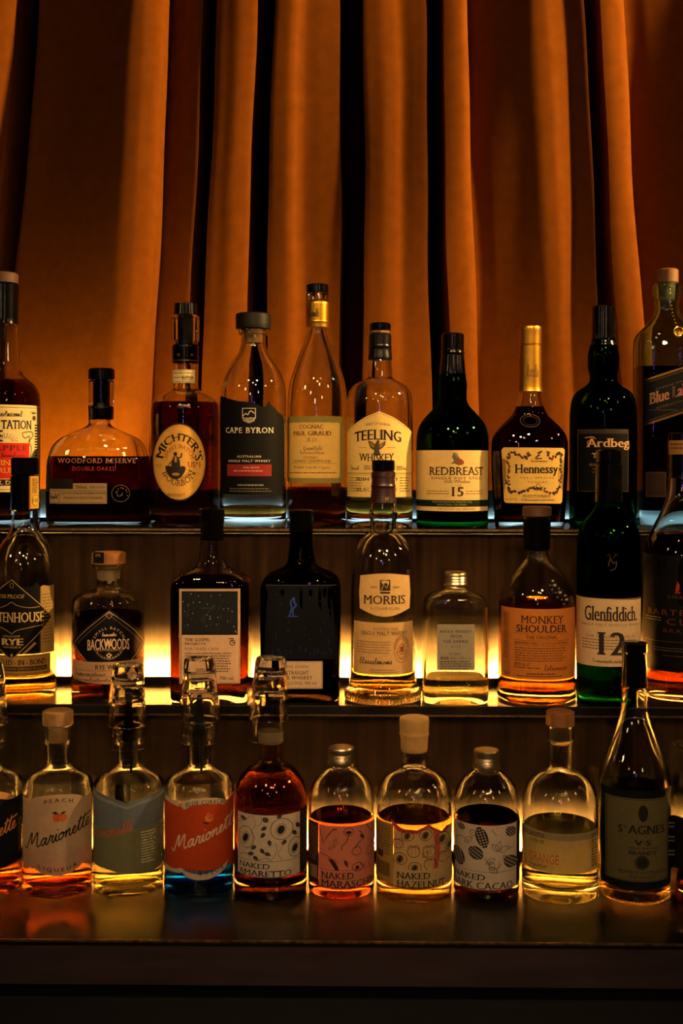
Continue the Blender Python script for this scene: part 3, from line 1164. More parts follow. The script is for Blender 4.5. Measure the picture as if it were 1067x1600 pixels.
def vine(pts, n, w=2.4):
    Q = catmull(pts, 8)
    a.stroke(Q, .7, '#2a1a0c', z=2)
    for i in range(n):
        x, y = Q[int(i * (len(Q) - 1) / (n - 1))]
        a.ell(x + rn.uniform(-2.4, 2.4), y + rn.uniform(-2.0, 2.0), w * rn.uniform(.7, 1.1), w * rn.uniform(.5, .9), ink('#241409' if rn.random() < .8 else '#6a2a14'), 3, 7, rn.uniform(0, 3))


vine([(826, 709), (820, 716), (812, 711), (800, 708), (794, 714), (794, 730), (794, 748), (796, 764), (802, 769), (814, 768), (828, 764), (838, 762)], 62)
vine([(855, 708), (860, 716), (868, 711), (876, 709), (878, 716), (877, 736), (876, 752), (873, 766), (866, 770), (856, 769), (846, 764), (838, 762)], 56)
a.ell(840.5, 759, 3, 3, paper('#ddb660'), 4)
a.ring(840.5, 759, 3, 3, .9, ink('#241409'), 4)
a.stroke([(836, 715), (842, 711), (839, 708), (846, 705)], 2.2, '#1a0f08')
a.stroke([(835, 716.5), (846, 716.5)], 1.8, '#1a0f08')
a.stroke([(846, 705), (838, 713)], 1.2, '#1a0f08')
a.sign(829, 855, 718, 721.5, .6, '#6a2a14', seed=8, n=12)
a.text('Hennessy', 804, 872, 725.5, 744, BK, serif=True, contrast=.022, bold=.01)
a.text('VERY SPECIAL', 812, 865.5, 745, 748, '#5a4020', space=1.5)
a.text('COGNAC', 824, 855, 751.5, 754.8, '#5a4020', space=1.5)
a.text('PRODUCT OF FRANCE', 816.5, 860, 773, 777.5, BK, serif=True)
a.sign(814, 866, 779, 782, .5, '#4a3010', seed=14, n=22)
a.small(791, 808, 779, 1, 4, 2.4, '#b08a44', seed=1)
a.build()

b = Bottle('whisky_bottle', 'tall black-green whisky bottle with bulging neck and gothic pale lettering', 942, 826, 'top',
           [(500, 17.5), (530, 18.5), (545, 22), (557, 24), (574, 23.8), (588, 21), (596, 21.5), (604, 29), (612, 41), (622, 47.5), (636, 50.5), (655, 51.7), (826, 52)], glass_mat=glass('bottle_green_glass', (.05, .22, .07)), liquid=(L_DARK, 600))
b.lathe('neck_capsule', BLACKCAP, [(478, 15), (480, -17.8), (500, 18), (531, 18.6), (540, 20.8), (541, 18)])
a = Art(b)
a.rect(904, 671, 979, 768, paper('#070807', .02))
a.rect(904, 671, 979, 677.5, ink('#2a2018'), 1)
a.frame(904, 671, 979, 768, .6, '#54402a')
GO = '#d0a06a'
a.text('Ardbeg', 917, 980, 685, 703, GO, serif=True, contrast=.02, bold=.005)
a.stroke([(915, 684), (926, 682.5), (931, 686)], 1.1, GO, curve=True)
a.ring(921, 692, 2.6, 3.6, .8, GO)
a.stroke([(976, 690), (980, 689), (980, 700)], 1.0, GO)
a.text('TEN', 925, 950, 708, 715, GO, serif=True)
a.text('ISLAY SINGLE MALT', 922, 962, 724, 728, '#8a6a44')
a.small(926, 962, 732, 2, 5, 1.6, '#6a5438', seed=4)
a.build()

b = Bottle('whisky_bottle', 'large square-shouldered whisky bottle with cork, hanging gold medallion and slanted dark label', 1041, 822, 'top',
           [(443, 18), (446, 22), (464, 22), (468, -19), (485, 19), (495, 22), (505, 29), (515, 38), (524, 45), (534, 47.5), (550, 48), (822, 48)],
           ratio=0.85, n=4.5, y_round=(488, 535), liquid=(L_BLACK, 571), face=False, base=.02, glass_mat=glass('cyan_glow_glass', (.78, .93, .95)))  # cyan glow of the cool strip put into the glass tint
st = b.lathe('stopper', OAK, [(421, 15), (423, -17.5), (442, -17.5), (443, 12)])
b.lathe('cork', CORK, [(443, 13), (470, 12)], parent=st)
a = Art(b, flat=True)
a.poly([(1009, 592), (1088, 566), (1088, 639), (1009, 665)], paper('#0b0d12', .02))
for o, w_ in ((0, 3.4), (69.5, 3.4)):
    a.poly([(1009, 592 + o), (1088, 566 + o), (1088, 566 + o + w_), (1009, 592 + o + w_)], foil('#a87a3a'), 1)
for o in (6, 66):
    a.poly([(1009, 592 + o), (1088, 566 + o), (1088, 567 + o), (1009, 593 + o)], foil('#7a5a30'), 1)
a.text('Blue Label', 1015, 1087, 604, 622, '#9a6a52', serif=True, contrast=.03, bold=.01, slope=-10.5)
a.text('JOHNNIE WALKER', 1024, 1082, 598, 602, '#5a4a3a', slope=-9)
a.text('BLENDED SCOTCH WHISKY', 1026, 1084, 628, 631, '#5a4a3a', slope=-8)
a.small(1014, 1060, 640, 1, 4, 1.2, '#4a3a2a', seed=3)
a.build()
a = Art(b, 'lower_label', flat=True)
a.rect(1010, 737, 1041, 777, paper('#2a1a10', .02))
a.frame(1011.5, 739, 1039.5, 775, .5, '#5a3a20')
a.build()
# chain and medallion hang on the glass
V, F = [], []
rn = random.Random(2)
fy = -(b.ratio * b.hw / b.s)
for k in range(13):
    t = k / 12
    px, py = 1041 + 6 * t * t, 446 + 68 * t
    h = b.h(py)
    x = (px - b.cx) / b.s
    r = b.rad(h)
    kk, nn = b.shape(h)
    y = -r * kk * (1 - min(.98, abs(x / r)) ** nn) ** (1 / nn) - 0.0012
    vv, ff = loft([(-.001, .0004, .0004, 2), (-.0006, .0009, .0009, 2), (0, .0012, .0012, 2), (.0006, .0009, .0009, 2), (.001, .0004, .0004, 2)], 8)
    q = len(V)
    V += [(x + p[0], y + p[1], h + p[2]) for p in vv]
    F += [tuple(i + q for i in f_) for f_ in ff]
link_mesh('chain', V, F, GOLDFOIL, b.root)['label'] = 'thin bead chain'
h = b.h(523)
x = (1048 - b.cx) / b.s
r = b.rad(h)
kk, nn = b.shape(h)
y = -r * kk * (1 - (x / r) ** nn) ** (1 / nn) - 0.002
vv, ff = loft([(-.0008, .0062, .0066, 2), (-.0003, .0066, .007, 2), (.0006, .0066, .007, 2), (.0008, .0058, .0062, 2), (.0005, .005, .0054, 2)], 28)
link_mesh('medallion', [(p[0] + x, y - p[2], h + p[1]) for p in vv], ff, foil('#e0b040', .25), b.root)['label'] = 'round gold medallion'
# ================================================================== MIDDLE SHELF
b = Bottle('rye_bottle', 'clear rye bottle with a black diamond label on its left side and black capsule', 38, 1095, 'middle',
           [(740, 20), (790, 20.5), (815, 20.5), (828, 23), (836, 27), (845, 34), (856, 41), (870, 46), (888, 48.8), (910, 49.5), (1095, 49)], liquid=(L_GOLD, 1060), base=.009, punt=.006)
st = b.lathe('stopper', BLACKCAP, [(715, 19), (717, -21), (741, -21), (743, 17)], n=8, seg=32)
b.lathe('neck_capsule', BLACKCAP, [(743, 19.5), (745, -22), (796, -22), (798, 20)])
a = Art(b, 'neck_label', solid=22.2)
a.rect(46, 744, 58.6, 795, paper('#c79a3c'))
a.rect(44, 744, 46, 797, paper('#7a3a1c'))
a.ell(54, 782, 5.4, 9.5, paper('#d0a848'), 1)
a.ring(54, 782, 5, 8.6, .7, ink('#2a1a0a'))
a.text('100', 50, 58, 779, 785, '#4a2a12')
a.small(49, 57, 748, 9, 2.6, 1.3, '#3a2410', seed=5)
a.build()
a = Art(b)
a.rect(-8, 917, 62, 1022.5, paper('#0d0b0a', .04))
a.poly([(61, 918), (66, 916), (72, 918), (81.5, 917), (82, 1023), (61, 1023)], paper('#a98a54'))
a.poly([(50, 917), (55, 910), (60, 917)], paper('#0d0b0a', .04))
GD = '#b8955c'
a.poly([(19.5, 905), (78, 967), (19.5, 1032), (-9, 1000), (-9, 936)], paper('#0d0b0a', .04), 1)
a.stroke([(-9, 937), (19.5, 906), (77.5, 967), (19.5, 1031), (-9, 998)], 1.1, GD, z=2)
a.stroke([(-8, 947), (2, 950), (12, 946), (19.5, 941), (27, 946), (45, 950), (60, 949)], .7, GD, curve=True)
a.stroke([(-8, 985), (2, 981), (12, 985), (19.5, 990), (27, 985), (45, 981), (66, 978)], .7, GD, curve=True)
a.text('100 PROOF', 3, 38, 929, 935, GD, serif=True)
a.text('TENHOUSE', 0, 66, 957, 972.5, '#c4a468', serif=True, contrast=.02)
a.text('STRAIGHT', 7, 32, 993, 996, GD, serif=True)
a.text('RYE', 5, 36.5, 998, 1008, '#c4a468', serif=True, contrast=.05)
a.text('WHISKY', 7, 34, 1010, 1013, GD, serif=True)
a.ring(19.5, 915, 2.5, 4, .5, GD)
a.ell(19.5, 1024, 1.6, 2.4, ink(GD))
a.poly([(35, 1021), (53, 1004), (55, 1007), (38, 1023)], ink('#9a7a4a'), 2)
a.small(63.5, 79, 930, 16, 5, 1.4, '#6a5228', seed=5)
a.build()
a = Art(b, 'band_label')
a.rect(-8, 1024, 76, 1056, paper('#96703a'))
a.rect(-7, 1027, 73, 1052, paper('#b48a48'), 1)
a.text('BOTTLED - IN - BOND', -40 + 33, 69.5, 1031, 1039.5, BK, serif=True, contrast=.02, bold=.01)
a.rect(-6, 1042, 71, 1049, ink(BK), 2)
a.text('UNDER U.S. GOVERNMENT SUPERVISION 50% ALC/VOL', -6, 69, 1043.5, 1047.5, '#b48a48')
a.build()

b = Bottle('rye_bottle', 'low round-shouldered rye bottle with black diamond label and wooden stopper', 168.5, 1098, 'middle',
           [(881, 23), (883, 24.5), (887, -23.5), (888, 18.5), (905, 18), (918, 19), (922, 30), (926, 43), (932, 52), (940, 55.5), (955, 56.3), (1098, 56)], liquid=(L_DEEP, 965), base=.010, punt=.008)
st = b.lathe('stopper', OAK, [(862, 22), (864, -26), (880, -26), (882, 17)], tilt=0.05)
b.lathe('cork', CORK, [(882, 15), (905, 14)], parent=st)
a = Art(b, 'stopper_seal', solid=26.6)
a.rect(146, 863, 162, 880, paper('#0d0b0a', .03))
a.text('RYE', 150, 157, 866, 870, '#9a8a6a')
a.build()
a = Art(b, 'torn_seal', solid=19)
a.poly([(151, 890), (187, 889), (186, 906), (182, 905), (180, 909), (175, 908), (172, 912), (168, 912), (167, 907), (160, 908), (152, 905)], paper('#6b5a44'))
a.build()
a = Art(b)
a.poly([(170, 951.5), (224, 1005), (224, 1008), (206, 1034.5), (135, 1034.5), (116, 1008), (116, 1005)], paper('#0c0b0d', .04), 1)
W2 = '#c9a887'
a.stroke([(119, 1007), (170, 955.5), (221, 1007)], .7, W2)
a.stroke([(137, 1034), (117.5, 1007)], .7, W2)
a.stroke([(203, 1034), (222, 1007)], .7, W2)
a.stroke([(123, 1009), (170, 961), (217, 1009)], .5, '#8a745c')
a.stroke([(170, 957), (175, 962), (170, 967), (165, 962), (170, 957)], .6, W2)
a.arc('SMALL BATCH', 170, 1009, 22, 26, 155, 25, 3.8, W2, space=1.5)
a.sign(160, 181, 988.5, 994, .7, W2, seed=6, n=12)
a.text('BACKWOODS', 138.5, 200, 998, 1015, '#d2ad8a', bold=.02, bend=2.2)
a.text('W', 163, 176, 1001, 1010, '#d2ad8a', bold=.02, z=5)
a.text('DISTILLING', 152, 187, 1014, 1017.5, W2, serif=True, space=1.2)
a.poly([(170, 1020), (174.5, 1024, ), (170, 1028.5), (165.5, 1024)], ink(W2), 3)
a.poly([(170, 1022), (172.3, 1024, ), (170, 1026.3), (167.7, 1024)], ink(BK), 4)
a.arc('YACKANDANDAH', 170, 1004, 24, 27, 206, 334, 3.6, W2, inward=True, space=1.4)
a.build()
a = Art(b, 'lower_label')
a.poly([(116, 1034.5), (222, 1034), (221, 1066), (205, 1067), (170, 1069), (135, 1067), (117, 1064)], paper('#b28c6b', .1))
a.text('RYE WHISKY', 150, 200, 1039, 1046.5, '#2a1c14', bold=.02)
a.rect(117, 1048, 221, 1048.5, ink('#4a3424'), 2)
a.rect(117, 1057, 221, 1057.5, ink('#4a3424'), 2)
a.sign(120, 165, 1050, 1056, .7, '#3a281c', seed=16, n=16)
a.sign(118, 185, 1059, 1065, .7, '#3a281c', seed=17, n=20)
a.sign(186, 216, 1050, 1056, .7, '#3a281c', seed=18, n=10)
a.build()

b = Bottle('whiskey_bottle', 'square amber whiskey bottle with a white-edged label, dark starry picture on its upper half', 330.5, 1100, 'middle',
           [(840, 18), (855, 19), (870, 21), (882, 24), (888, 32), (894, 44), (900, 53), (907, 58.5), (916, 60.5), (1100, 60)],
           ratio=0.8, n=7, y_round=(882, 912), liquid=(L_DEEP, 910), face=False, base=.013, foot=6)
st = b.lathe('stopper', BLACKCAP, [(794, 17), (796, -19.8), (815, -19.8), (817, -18.4), (842, -18), (844, 14)])
a = Art(b, flat=True)
PK = paper('#c6a284', .08)
a.rect(280, 920, 375, 1068, PK)
a.rect(283.5, 923.5, 371.5, 992, paper('#17191c', .02), 1)
a.frame(281.5, 921.5, 373.5, 1066.5, .5, '#3a2c22')
a.rect(283.2, 992, 283.8, 1064, ink('#3a2c22'), 2)
rn = random.Random(11)
for k in range(26):
    a.ell(rn.uniform(286, 369), rn.uniform(927, 988), .7, .7, ink('#b9b2a6'), 2, 6)
for k in range(40):
    x, y = rn.uniform(286, 362), rn.uniform(932, 984)
    a.stroke([(x, y), (x + rn.uniform(-2, 6), y - rn.uniform(2, 9))], .35, '#3c4045')
a.stroke([(315, 971), (320, 962), (327, 955), (335, 945), (333, 950), (314, 950)], .4, '#565b60')
DK = '#1e1512'
a.text('THE GOSPEL', 289, 328.5, 997, 1002, DK, bold=.018, space=1.1)
a.text('PROJECTS', 289, 321.5, 1004, 1009, DK, bold=.018, space=1.1)
a.text('FORTIFIED CASK', 289, 342.5, 1011.5, 1016, '#5a3c2e', space=1.15)
a.ring(363, 1004, 4, 4, 1.2, DK)
a.rect(357, 997, 365.5, 998.4, ink(DK), 3)
a.rect(362, 999, 363.3, 1004, ink(DK), 3)
a.rect(363, 1003.4, 367, 1004.6, ink(DK), 3)
a.small(289, 363, 1020, 8, 4.0, 1.6, '#4a342a', seed=31)
a.text('54.2% ALC/VOL 700 mL', 289, 366, 1057, 1062.5, DK, bold=.01)
a.build()

b = Bottle('whiskey_bottle', 'square black whiskey bottle with a small white label low on its front', 470, 1098, 'middle',
           [(800, 17.5), (832, 17.5), (850, 18), (866, 20), (880, 22.5), (888, 33), (895, 47), (902, 56), (910, 60.5), (920, 62), (1098, 61)],
           ratio=0.8, n=7, y_round=(880, 914), glass_mat=G_BLACK, liquid=(L_BLACK, 1050), face=False, base=.013, foot=6)
st = b.lathe('stopper', BLACKCAP, [(796, 16), (798, -19), (830, -19), (832, 15)])
a = Art(b, 'front_print', flat=True)
a.rect(412, 914.5, 529, 1030, paper('#05070f', .0))
a.rect(416, 914, 524, 914.8, ink('#3a3c48'), 1)
BL = '#1c3a8c'
a.stroke([(452, 962), (456, 950), (454, 942), (459, 934), (460, 942), (463, 945), (458, 952), (458, 962)], 2.2, BL, curve=True)
a.stroke([(449, 963), (466, 963)], 1.4, BL)
rn = random.Random(5)
for k in range(30):
    a.ell(rn.uniform(416, 526), rn.uniform(922, 1026), .5, .5, ink('#5a6a9a'), 2, 6)
for k in range(18):
    x, y = rn.uniform(422, 515), rn.uniform(975, 1020)
    a.stroke([(x, y), (x + rn.uniform(-3, 3), y + rn.uniform(4, 9))], .9, '#101f52')
a.build()
a = Art(b, flat=True)
a.rect(418, 1033, 504, 1076, paper('#c4a688', .08))
a.frame(419.5, 1034.5, 502.5, 1074.5, .5, '#3a2c22')
a.text('THE GOSPEL', 447, 482, 1039.5, 1043.5, DK, space=1.15)
a.text('STRAIGHT', 447, 482.5, 1048, 1054, DK, bold=.012, space=1.1)
a.text('RYE WHISKEY', 440, 488, 1056, 1061.5, DK, bold=.012, space=1.1)
a.text('45% ALC/VOL 700 mL', 432, 496, 1065, 1069.5, DK)
a.build()

b = Bottle('whisky_bottle', 'tall clear whisky bottle with barrel-shaped label above a wider one and fluted flared foot', 598, 1103, 'middle',
           [(784, 20), (793, 21), (803, 22), (816, 20.5), (826, 20), (831, 22), (836, 29), (846, 38), (860, 45), (880, 49), (920, 50), (1055, 51), (1066, 53), (1078, 56.5), (1103, 57)], liquid=(L_GOLD, 1052), base=.016, punt=.01, foot=7)
st = b.lathe('stopper', BLACKCAP, [(719, 16), (721, -18), (734, -18), (736, 16)])
b.lathe('neck_capsule', BURG, [(736, 16.5), (738, 18.6), (745, -19), (746, 17.8), (757, 18.6), (759, 19.6), (762, 18.6), (775, 19.4), (785, -20.6), (786, 18)])
a = Art(b, 'capsule_letter', solid=20.2)
a.text('M', 601, 606, 777, 783, '#b07a3a', serif=True)
a.build()
V, F = [], []
for k in range(64):
    t = 2 * math.pi * k / 64
    r = 57.6 / b.s
    vv, ff = loft([(.0015, .0012, .0016, 2), (.004, .0017, .002, 2), (.009, .0017, .002, 2), (.012, .001, .0012, 2)], 6)
    q = len(V)
    c_, s_ = math.cos(t), math.sin(t)
    V += [(r * c_ + p[0] * c_ - p[1] * s_, r * s_ + p[0] * s_ + p[1] * c_, p[2]) for p in vv]
    F += [tuple(i + q for i in f_) for f_ in ff]
link_mesh('fluted_foot', V, F, GLASS_CLEAR, b.root)
a = Art(b, 'upper_label')
TN = paper('#c9a36b', .1)
top = [(558 + 86 * k / 12, 901 - 4.5 * math.sin(math.pi * k / 12)) for k in range(13)]
bot = [(644 - 86 * k / 12, 953 + 12 * math.sin(math.pi * k / 12)) for k in range(13)]
a.poly(top + [(645.5, 927)] + bot + [(556.5, 927)], TN)
a.stroke(top + [(645.5, 927)] + bot + [(556.5, 927)], .8, '#5a3a1c', closed=True)
DB = '#2a1c12'
a.rect(592.5, 907, 610.5, 924, ink(DB), 2)
a.poly([(594, 909), (601, 907.5), (609, 909), (607, 915), (603, 911), (598, 914)], TN, 3)
a.stroke([(595, 923), (599, 914), (604, 920), (608, 912)], 1.2, TN, z=4)
a.rect(593, 925.5, 610, 928.5, ink(DB), 2)
a.text('ESTD', 577.5, 588, 917, 920.5, DB, bold=.01)
a.text('1859', 615, 625.5, 917, 920.5, DB, bold=.01)
a.text('MORRIS', 564.5, 636, 931.5, 945, DB, serif=True, contrast=.016)
a.text('RUTHERGLEN', 577, 625.5, 950, 954, '#6a4a2a', space=1.3)
a.build()
a = Art(b)
a.rect(548, 974, 649.5, 1056, paper('#c19a66', .1))
a.text('AUSTRALIAN', 581, 623, 982, 986, '#4a2c16', serif=True, space=1.25)
a.text('SINGLE MALT WHISKY', 561, 639, 988, 994, '#2a1a10', serif=True, bold=.008, space=1.1)
a.small(553, 614, 1004, 5, 4.2, 1.5, '#7a5a38', seed=41)
a.sign(558, 614, 1029, 1039, 1.0, '#2a1a10', seed=44, n=13)
a.ring(630, 1016.5, 13, 21, .9, '#7a2f1c')
a.ring(630, 1016.5, 9.5, 16, .5, '#7a2f1c')
a.ring(630, 1016.5, 5, 8, 1.2, '#7a2f1c')
a.rect(627.5, 1012, 632.5, 1021, ink('#7a2f1c'), 2)
a.arc('MORRIS WHISKY', 630, 1016.5, 9.8, 16.5, 175, 5, 3.4, '#7a2f1c')
a.arc('RUTHERGLEN', 630, 1016.5, 10, 16.5, 190, 350, 3.4, '#7a2f1c', inward=True)
a.small(577, 624, 1048, 2, 3.4, 1.1, '#6a4a2a', seed=2)
a.build()

b = Bottle('whisky_bottle', 'small square clear bottle with silver screw cap and grey label, almost empty', 710.5, 1102, 'middle',
           [(900, 16), (914, 17.5), (919, 20), (923, 29), (927, 38), (933, 46), (942, 50), (955, 51), (1102, 51)],
           ratio=0.82, n=4.2, y_round=(916, 945), liquid=(L_PALE, 1064), face=False, base=.012, foot=5)
b.lathe('screw_cap', STEEL, [(892.5, 14), (894, -17), (896, 18.2), (899, -18.5), (900, 17.4), (903, 18.8), (904, 17.4), (907, 18.8), (908, 17.4), (912, 19), (914, -18.5), (914.5, 15)])
a = Art(b, flat=True)
a.rect(683, 975.5, 741.5, 1047, paper('#8d8374', .08))
GI = '#211c1a'
a.text('NIKKA WHISKY', 688, 736.5, 984.5, 989, GI, bold=.01, space=1.2)
a.text('FROM', 703.5, 721, 992, 996.5, GI, bold=.01, space=1.2)
a.text('THE BARREL', 692, 733, 1000, 1004.5, GI, bold=.01, space=1.2)
a.text('alc.51.4\u00b0', 705, 720, 1008.5, 1011.5, GI)
a.text('\u30a6\u30a4\u30b9\u30ad\u30fc', 702, 721.5, 1019.5, 1024, GI, bold=.015)
a.text('\u539f\u6750\u6599 \u30e2\u30eb\u30c8,\u30b0\u30ec\u30fc\u30f3', 688, 736, 1026, 1031, GI, bold=.015)
a.small(688, 736, 1033, 4, 3.6, 1.6, '#3a332e', seed=5)
a.build()

b = Bottle('whisky_bottle', 'round-shouldered amber whisky bottle with an orange label and three small metal figures on its shoulder', 838, 1102, 'middle',
           [(810, 17.5), (858, 17.5), (868, 18.5), (876, 21), (884, 29), (893, 38), (903, 46), (917, 54), (932, 58), (950, 59.5), (1075, 59.5), (1086, 61), (1102, 61)], liquid=(L_AMBER, 945), base=.014, foot=4)
st = b.lathe('stopper', surf('brown_stopper', '#4a2c1a', .55, noise=.2), [(791, 20), (793, -22.5), (806, -22.5), (808, 18)])
b.lathe('neck_capsule', BLACKCAP, [(808, 20), (810, -21.5), (858, -21), (860, 18)])
a = Art(b)
a.rect(783, 952, 897.5, 1063, paper('#b8702f', .14))
a.rect(783, 958, 797, 1063, paper('#a9662c', .14), 1)
MB = '#241308'
a.text('MONKEY', 814, 879, 963, 975, MB, serif=True, bold=.003, contrast=.008)
a.text('SHOULDER', 807, 884, 977.5, 989, MB, serif=True, bold=.012, contrast=.01)
a.text('THE ORIGINAL', 822, 870, 993.5, 999.5, MB, bold=.012, space=1.1)
for y in (990.8, 1001.5, 1009.5):
    a.rect(804, y, 887, y + .6, ink('#5a3418'), 2)
a.text('BLENDED MALT SCOTCH WHISKY', 805, 886, 1004, 1008, MB, bold=.01)
a.small(805, 885, 1013, 6, 3.9, 1.5, '#5a3418', seed=51)
a.text('BATCH 27', 804.5, 828, 1037, 1042, MB, serif=True, bold=.008)
a.small(804, 845, 1044, 1, 3, 1.4, MB, seed=3)
a.sign(850, 884, 1039, 1048, .7, MB, seed=52, n=9)
a.small(823, 870, 1053, 1, 3, 1.6, MB, seed=5)
a.small(808, 884, 1057, 1, 3, 1.4, MB, seed=6)
a.small(787, 794, 962, 20, 3.6, 1.6, '#5a3418', seed=55)
a.text('70cl', 785, 797, 1053, 1058, MB)
a.build()
V, F = [], []
for k, (px, py) in enumerate(((862, 901), (870, 912), (880, 923))):
    for (dx, dy, rr) in ((0, 0, 5.5), (2.5, 6.5, 7.0), (-4, 5, 3), (6, 3, 3), (-1, 12, 3.6), (6, 11, 3.6)):
        h = b.h(py + dy + 4)
        r = b.rad(h)
        th = math.asin(max(-.95, min(.95, (px + dx - b.cx) / b.s / r)))
        cx_, cy_ = r * math.sin(th), -r * math.cos(th)
        R1 = rr / b.s
        vv, ff = loft([(R1 * math.sin(math.radians(q)), R1 * math.cos(math.radians(q)), R1 * math.cos(math.radians(q)), 2) for q in (-80, -50, -20, 10, 40, 70, 85)], 12)
        q0 = len(V)
        V += [(cx_ + p[0], cy_ + p[1] * .7, h + p[2]) for p in vv]
        F += [tuple(i + q0 for i in f_) for f_ in ff]
link_mesh('metal_emblem', V, F, foil('#4e463c', .35), b.root)['label'] = 'cluster of three cast metal figures'

b = Bottle('whisky_bottle', 'tall green whisky bottle with a white label bearing a large 12', 950.5, 1105, 'middle',
           [(760, 19), (785, 20), (797, 25), (808, 34), (820, 42), (834, 47), (852, 48.7), (880, 49.3), (1105, 49.3)], glass_mat=glass('deep_green_glass', (.035, .19, .04)), liquid=(L_GOLD, 845), base=.013)
st = b.lathe('stopper', BLACKCAP, [(702, 17), (704, -19.5), (722, -19.5), (724, 17)])
b.lathe('neck_capsule', BLACKCAP, [(724, 18), (726, -20.5), (784, -21), (786, 18)])
a = Art(b)
CW = paper('#cfb08a', .1)
n_ = 14
a.poly([(900.5 + 98 * k / n_, 935 + 3 * k / n_) for k in range(n_ + 1)] + [(998.5 - 98 * k / n_, 1041 + 2 * k / n_) for k in range(n_ + 1)], CW)
a.text('Glenfiddich.', 915, 992, 948, 971, '#1d1716', serif=True, contrast=.03)
a.text('SINGLE MALT SCOTCH WHISKY', 911, 996, 975, 979, '#5a4436', space=1.2)
a.text('OUR ORIGINAL TWELVE', 917, 989, 993, 997.5, '#4a382c', space=1.15)
a.text('12', 934, 976, 988, 1024, '#262020', serif=True, contrast=.03, z=4)
a.small(912, 994, 1000, 4, 4.6, 1.5, '#6a5444', seed=61)
a.sign(927, 975, 1030, 1036, .6, '#4a382c', seed=62, n=18)
a.rect(900.5, 935.5, 998, 936.5, ink('#8a6a44'), 1)
a.build()
a = Art(b, 'stag_emblem')
a.stroke([(950, 885), (953, 873), (957, 880), (962, 878), (960, 888), (952, 892)], 1.6, '#3a2a22', curve=True)
a.stroke([(954, 873), (951, 866), (948, 868)], .8, '#3a2a22')
a.stroke([(957, 873), (961, 866), (964, 868)], .8, '#3a2a22')
a.build()

b = Bottle('brandy_bottle', 'brandy bottle with black label, cut by the right edge of the middle shelf', 1064, 1099, 'middle',
           [(745, 20), (758, 20.5), (778, 23), (800, 32), (820, 42), (840, 51), (858, 56), (878, 58.5), (900, 59), (1080, 57), (1099, 52)], liquid=(L_DEEP, 836), base=.012, foot=6)
b.lathe('neck_capsule', BLACKCAP, [(676, 18), (678, -21), (742, -21.5), (746, -22), (747, 19)])
a = Art(b, 'neck_label', solid=21.7)
a.rect(1045, 688, 1084, 710, paper('#a87a44'))
a.small(1048, 1080, 693, 2, 6, 2.2, '#4a2c14', seed=3)
a.build()
a = Art(b)
a.rect(1007, 868, 1120, 1050, paper('#0a0808', .0))
OR = '#5a2a18'
a.poly([(1056, 924), (1059, 908), (1062, 914), (1061, 924)], ink('#a02818'), 2)
a.rect(1055.5, 925, 1063, 927, ink('#a02818'), 2)
a.text('2021', 1045, 1072, 930, 935, '#4a3020', serif=True)
a.text('BARTENDER', 1021, 1110, 953, 962, OR, bold=.01, space=1.3)
a.text('CUT', 1045, 1088, 967, 977, OR, bold=.01, space=1.4)
a.text('BRANDY', 1041, 1092, 983, 989, OR, bold=.005, space=1.4)
a.small(1018, 1040, 966, 2, 4, 1, '#8a7a64', seed=5)
a.small(1016, 1100, 1003, 1, 4, .8, '#5a4a3a', seed=6)
a.small(1028, 1090, 1013, 2, 4, 1.2, '#5a4a3a', seed=7)
a.small(1040, 1095, 1025, 1, 4, .8, '#5a4a3a', seed=8)
a.build()
# ================================================================== BOTTOM DECK
MAR = dict(base=.008, punt=.007, foot=4)


def marionette(label, cx, yb, liquid, cork, dy=0, lip=True, top=1133):
    pf = [(top, 22), (1136, 23.5), (1150, 23.2), (1158, 22), (1161, -19.5), (1178, 18.6), (1192, 19), (1196, 22), (1204, 33), (1216, 50), (1221, 53.5), (1228, 54.5), (yb, 54.3)]
    b = Bottle('liqueur_bottle', label, cx, yb, 'deck', pf, liquid=liquid, **MAR)
    if cork:
        st = b.lathe('stopper', CORK, [(1109, 20), (1111, -23.5), (1131, -23.5), (1134, 18)])
        b.lathe('cork', CORK, [(1134, 15), (1158, 14)], parent=st)
    return b


# the wandering hand of the liqueur maker's name, x-height 1
NAME_STROKES = [
    [(-.2, .5), (0.0, 0.1), (0.15, 0), (0.3, 0.6), (0.5, 1.9), (0.62, 2.0), (0.65, 1.2), (0.75, 0.5), (1.1, 1.6), (1.3, 2.0), (1.36, 1.2), (1.4, 0.4), (1.55, 0), (1.8, .2)],
    [(2.5, .9), (2.2, 1), (1.95, .6), (1.95, .2), (2.15, 0), (2.4, .35), (2.55, .95), (2.5, .3), (2.65, 0), (2.85, .2), (3.0, .9), (3.05, 1.1), (3.15, .95), (3.35, .95), (3.3, .3), (3.45, 0), (3.62, .2),
     (3.8, 1), (3.78, .3), (3.9, 0), (4.1, .15)],
    [(4.5, .95), (4.25, .8), (4.15, .35), (4.35, 0), (4.65, .2), (4.75, .65), (4.55, .97), (4.5, .75), (4.75, .7), (4.95, .8), (5.05, .95), (5.05, .4), (5.02, 0), (5.15, .6), (5.4, 1), (5.5, .7),
     (5.48, .3), (5.6, 0), (5.8, .15), (6.1, .5), (6.2, .85), (6.05, 1), (5.9, .65), (5.95, .15), (6.15, 0), (6.4, .2), (6.65, 1.2), (6.75, 1.9), (6.65, .8), (6.65, .2), (6.8, 0), (6.95, .2),
     (7.2, 1.2), (7.3, 2.0), (7.2, .8), (7.2, .2), (7.35, 0), (7.5, .15), (7.8, .5), (7.9, .85), (7.75, 1), (7.6, .65), (7.65, .15), (7.85, 0), (8.2, .3)],
    [(6.4, 1.35), (7.0, 1.5), (8.1, 1.7)], [(3.86, 1.5), (3.92, 1.6)]]


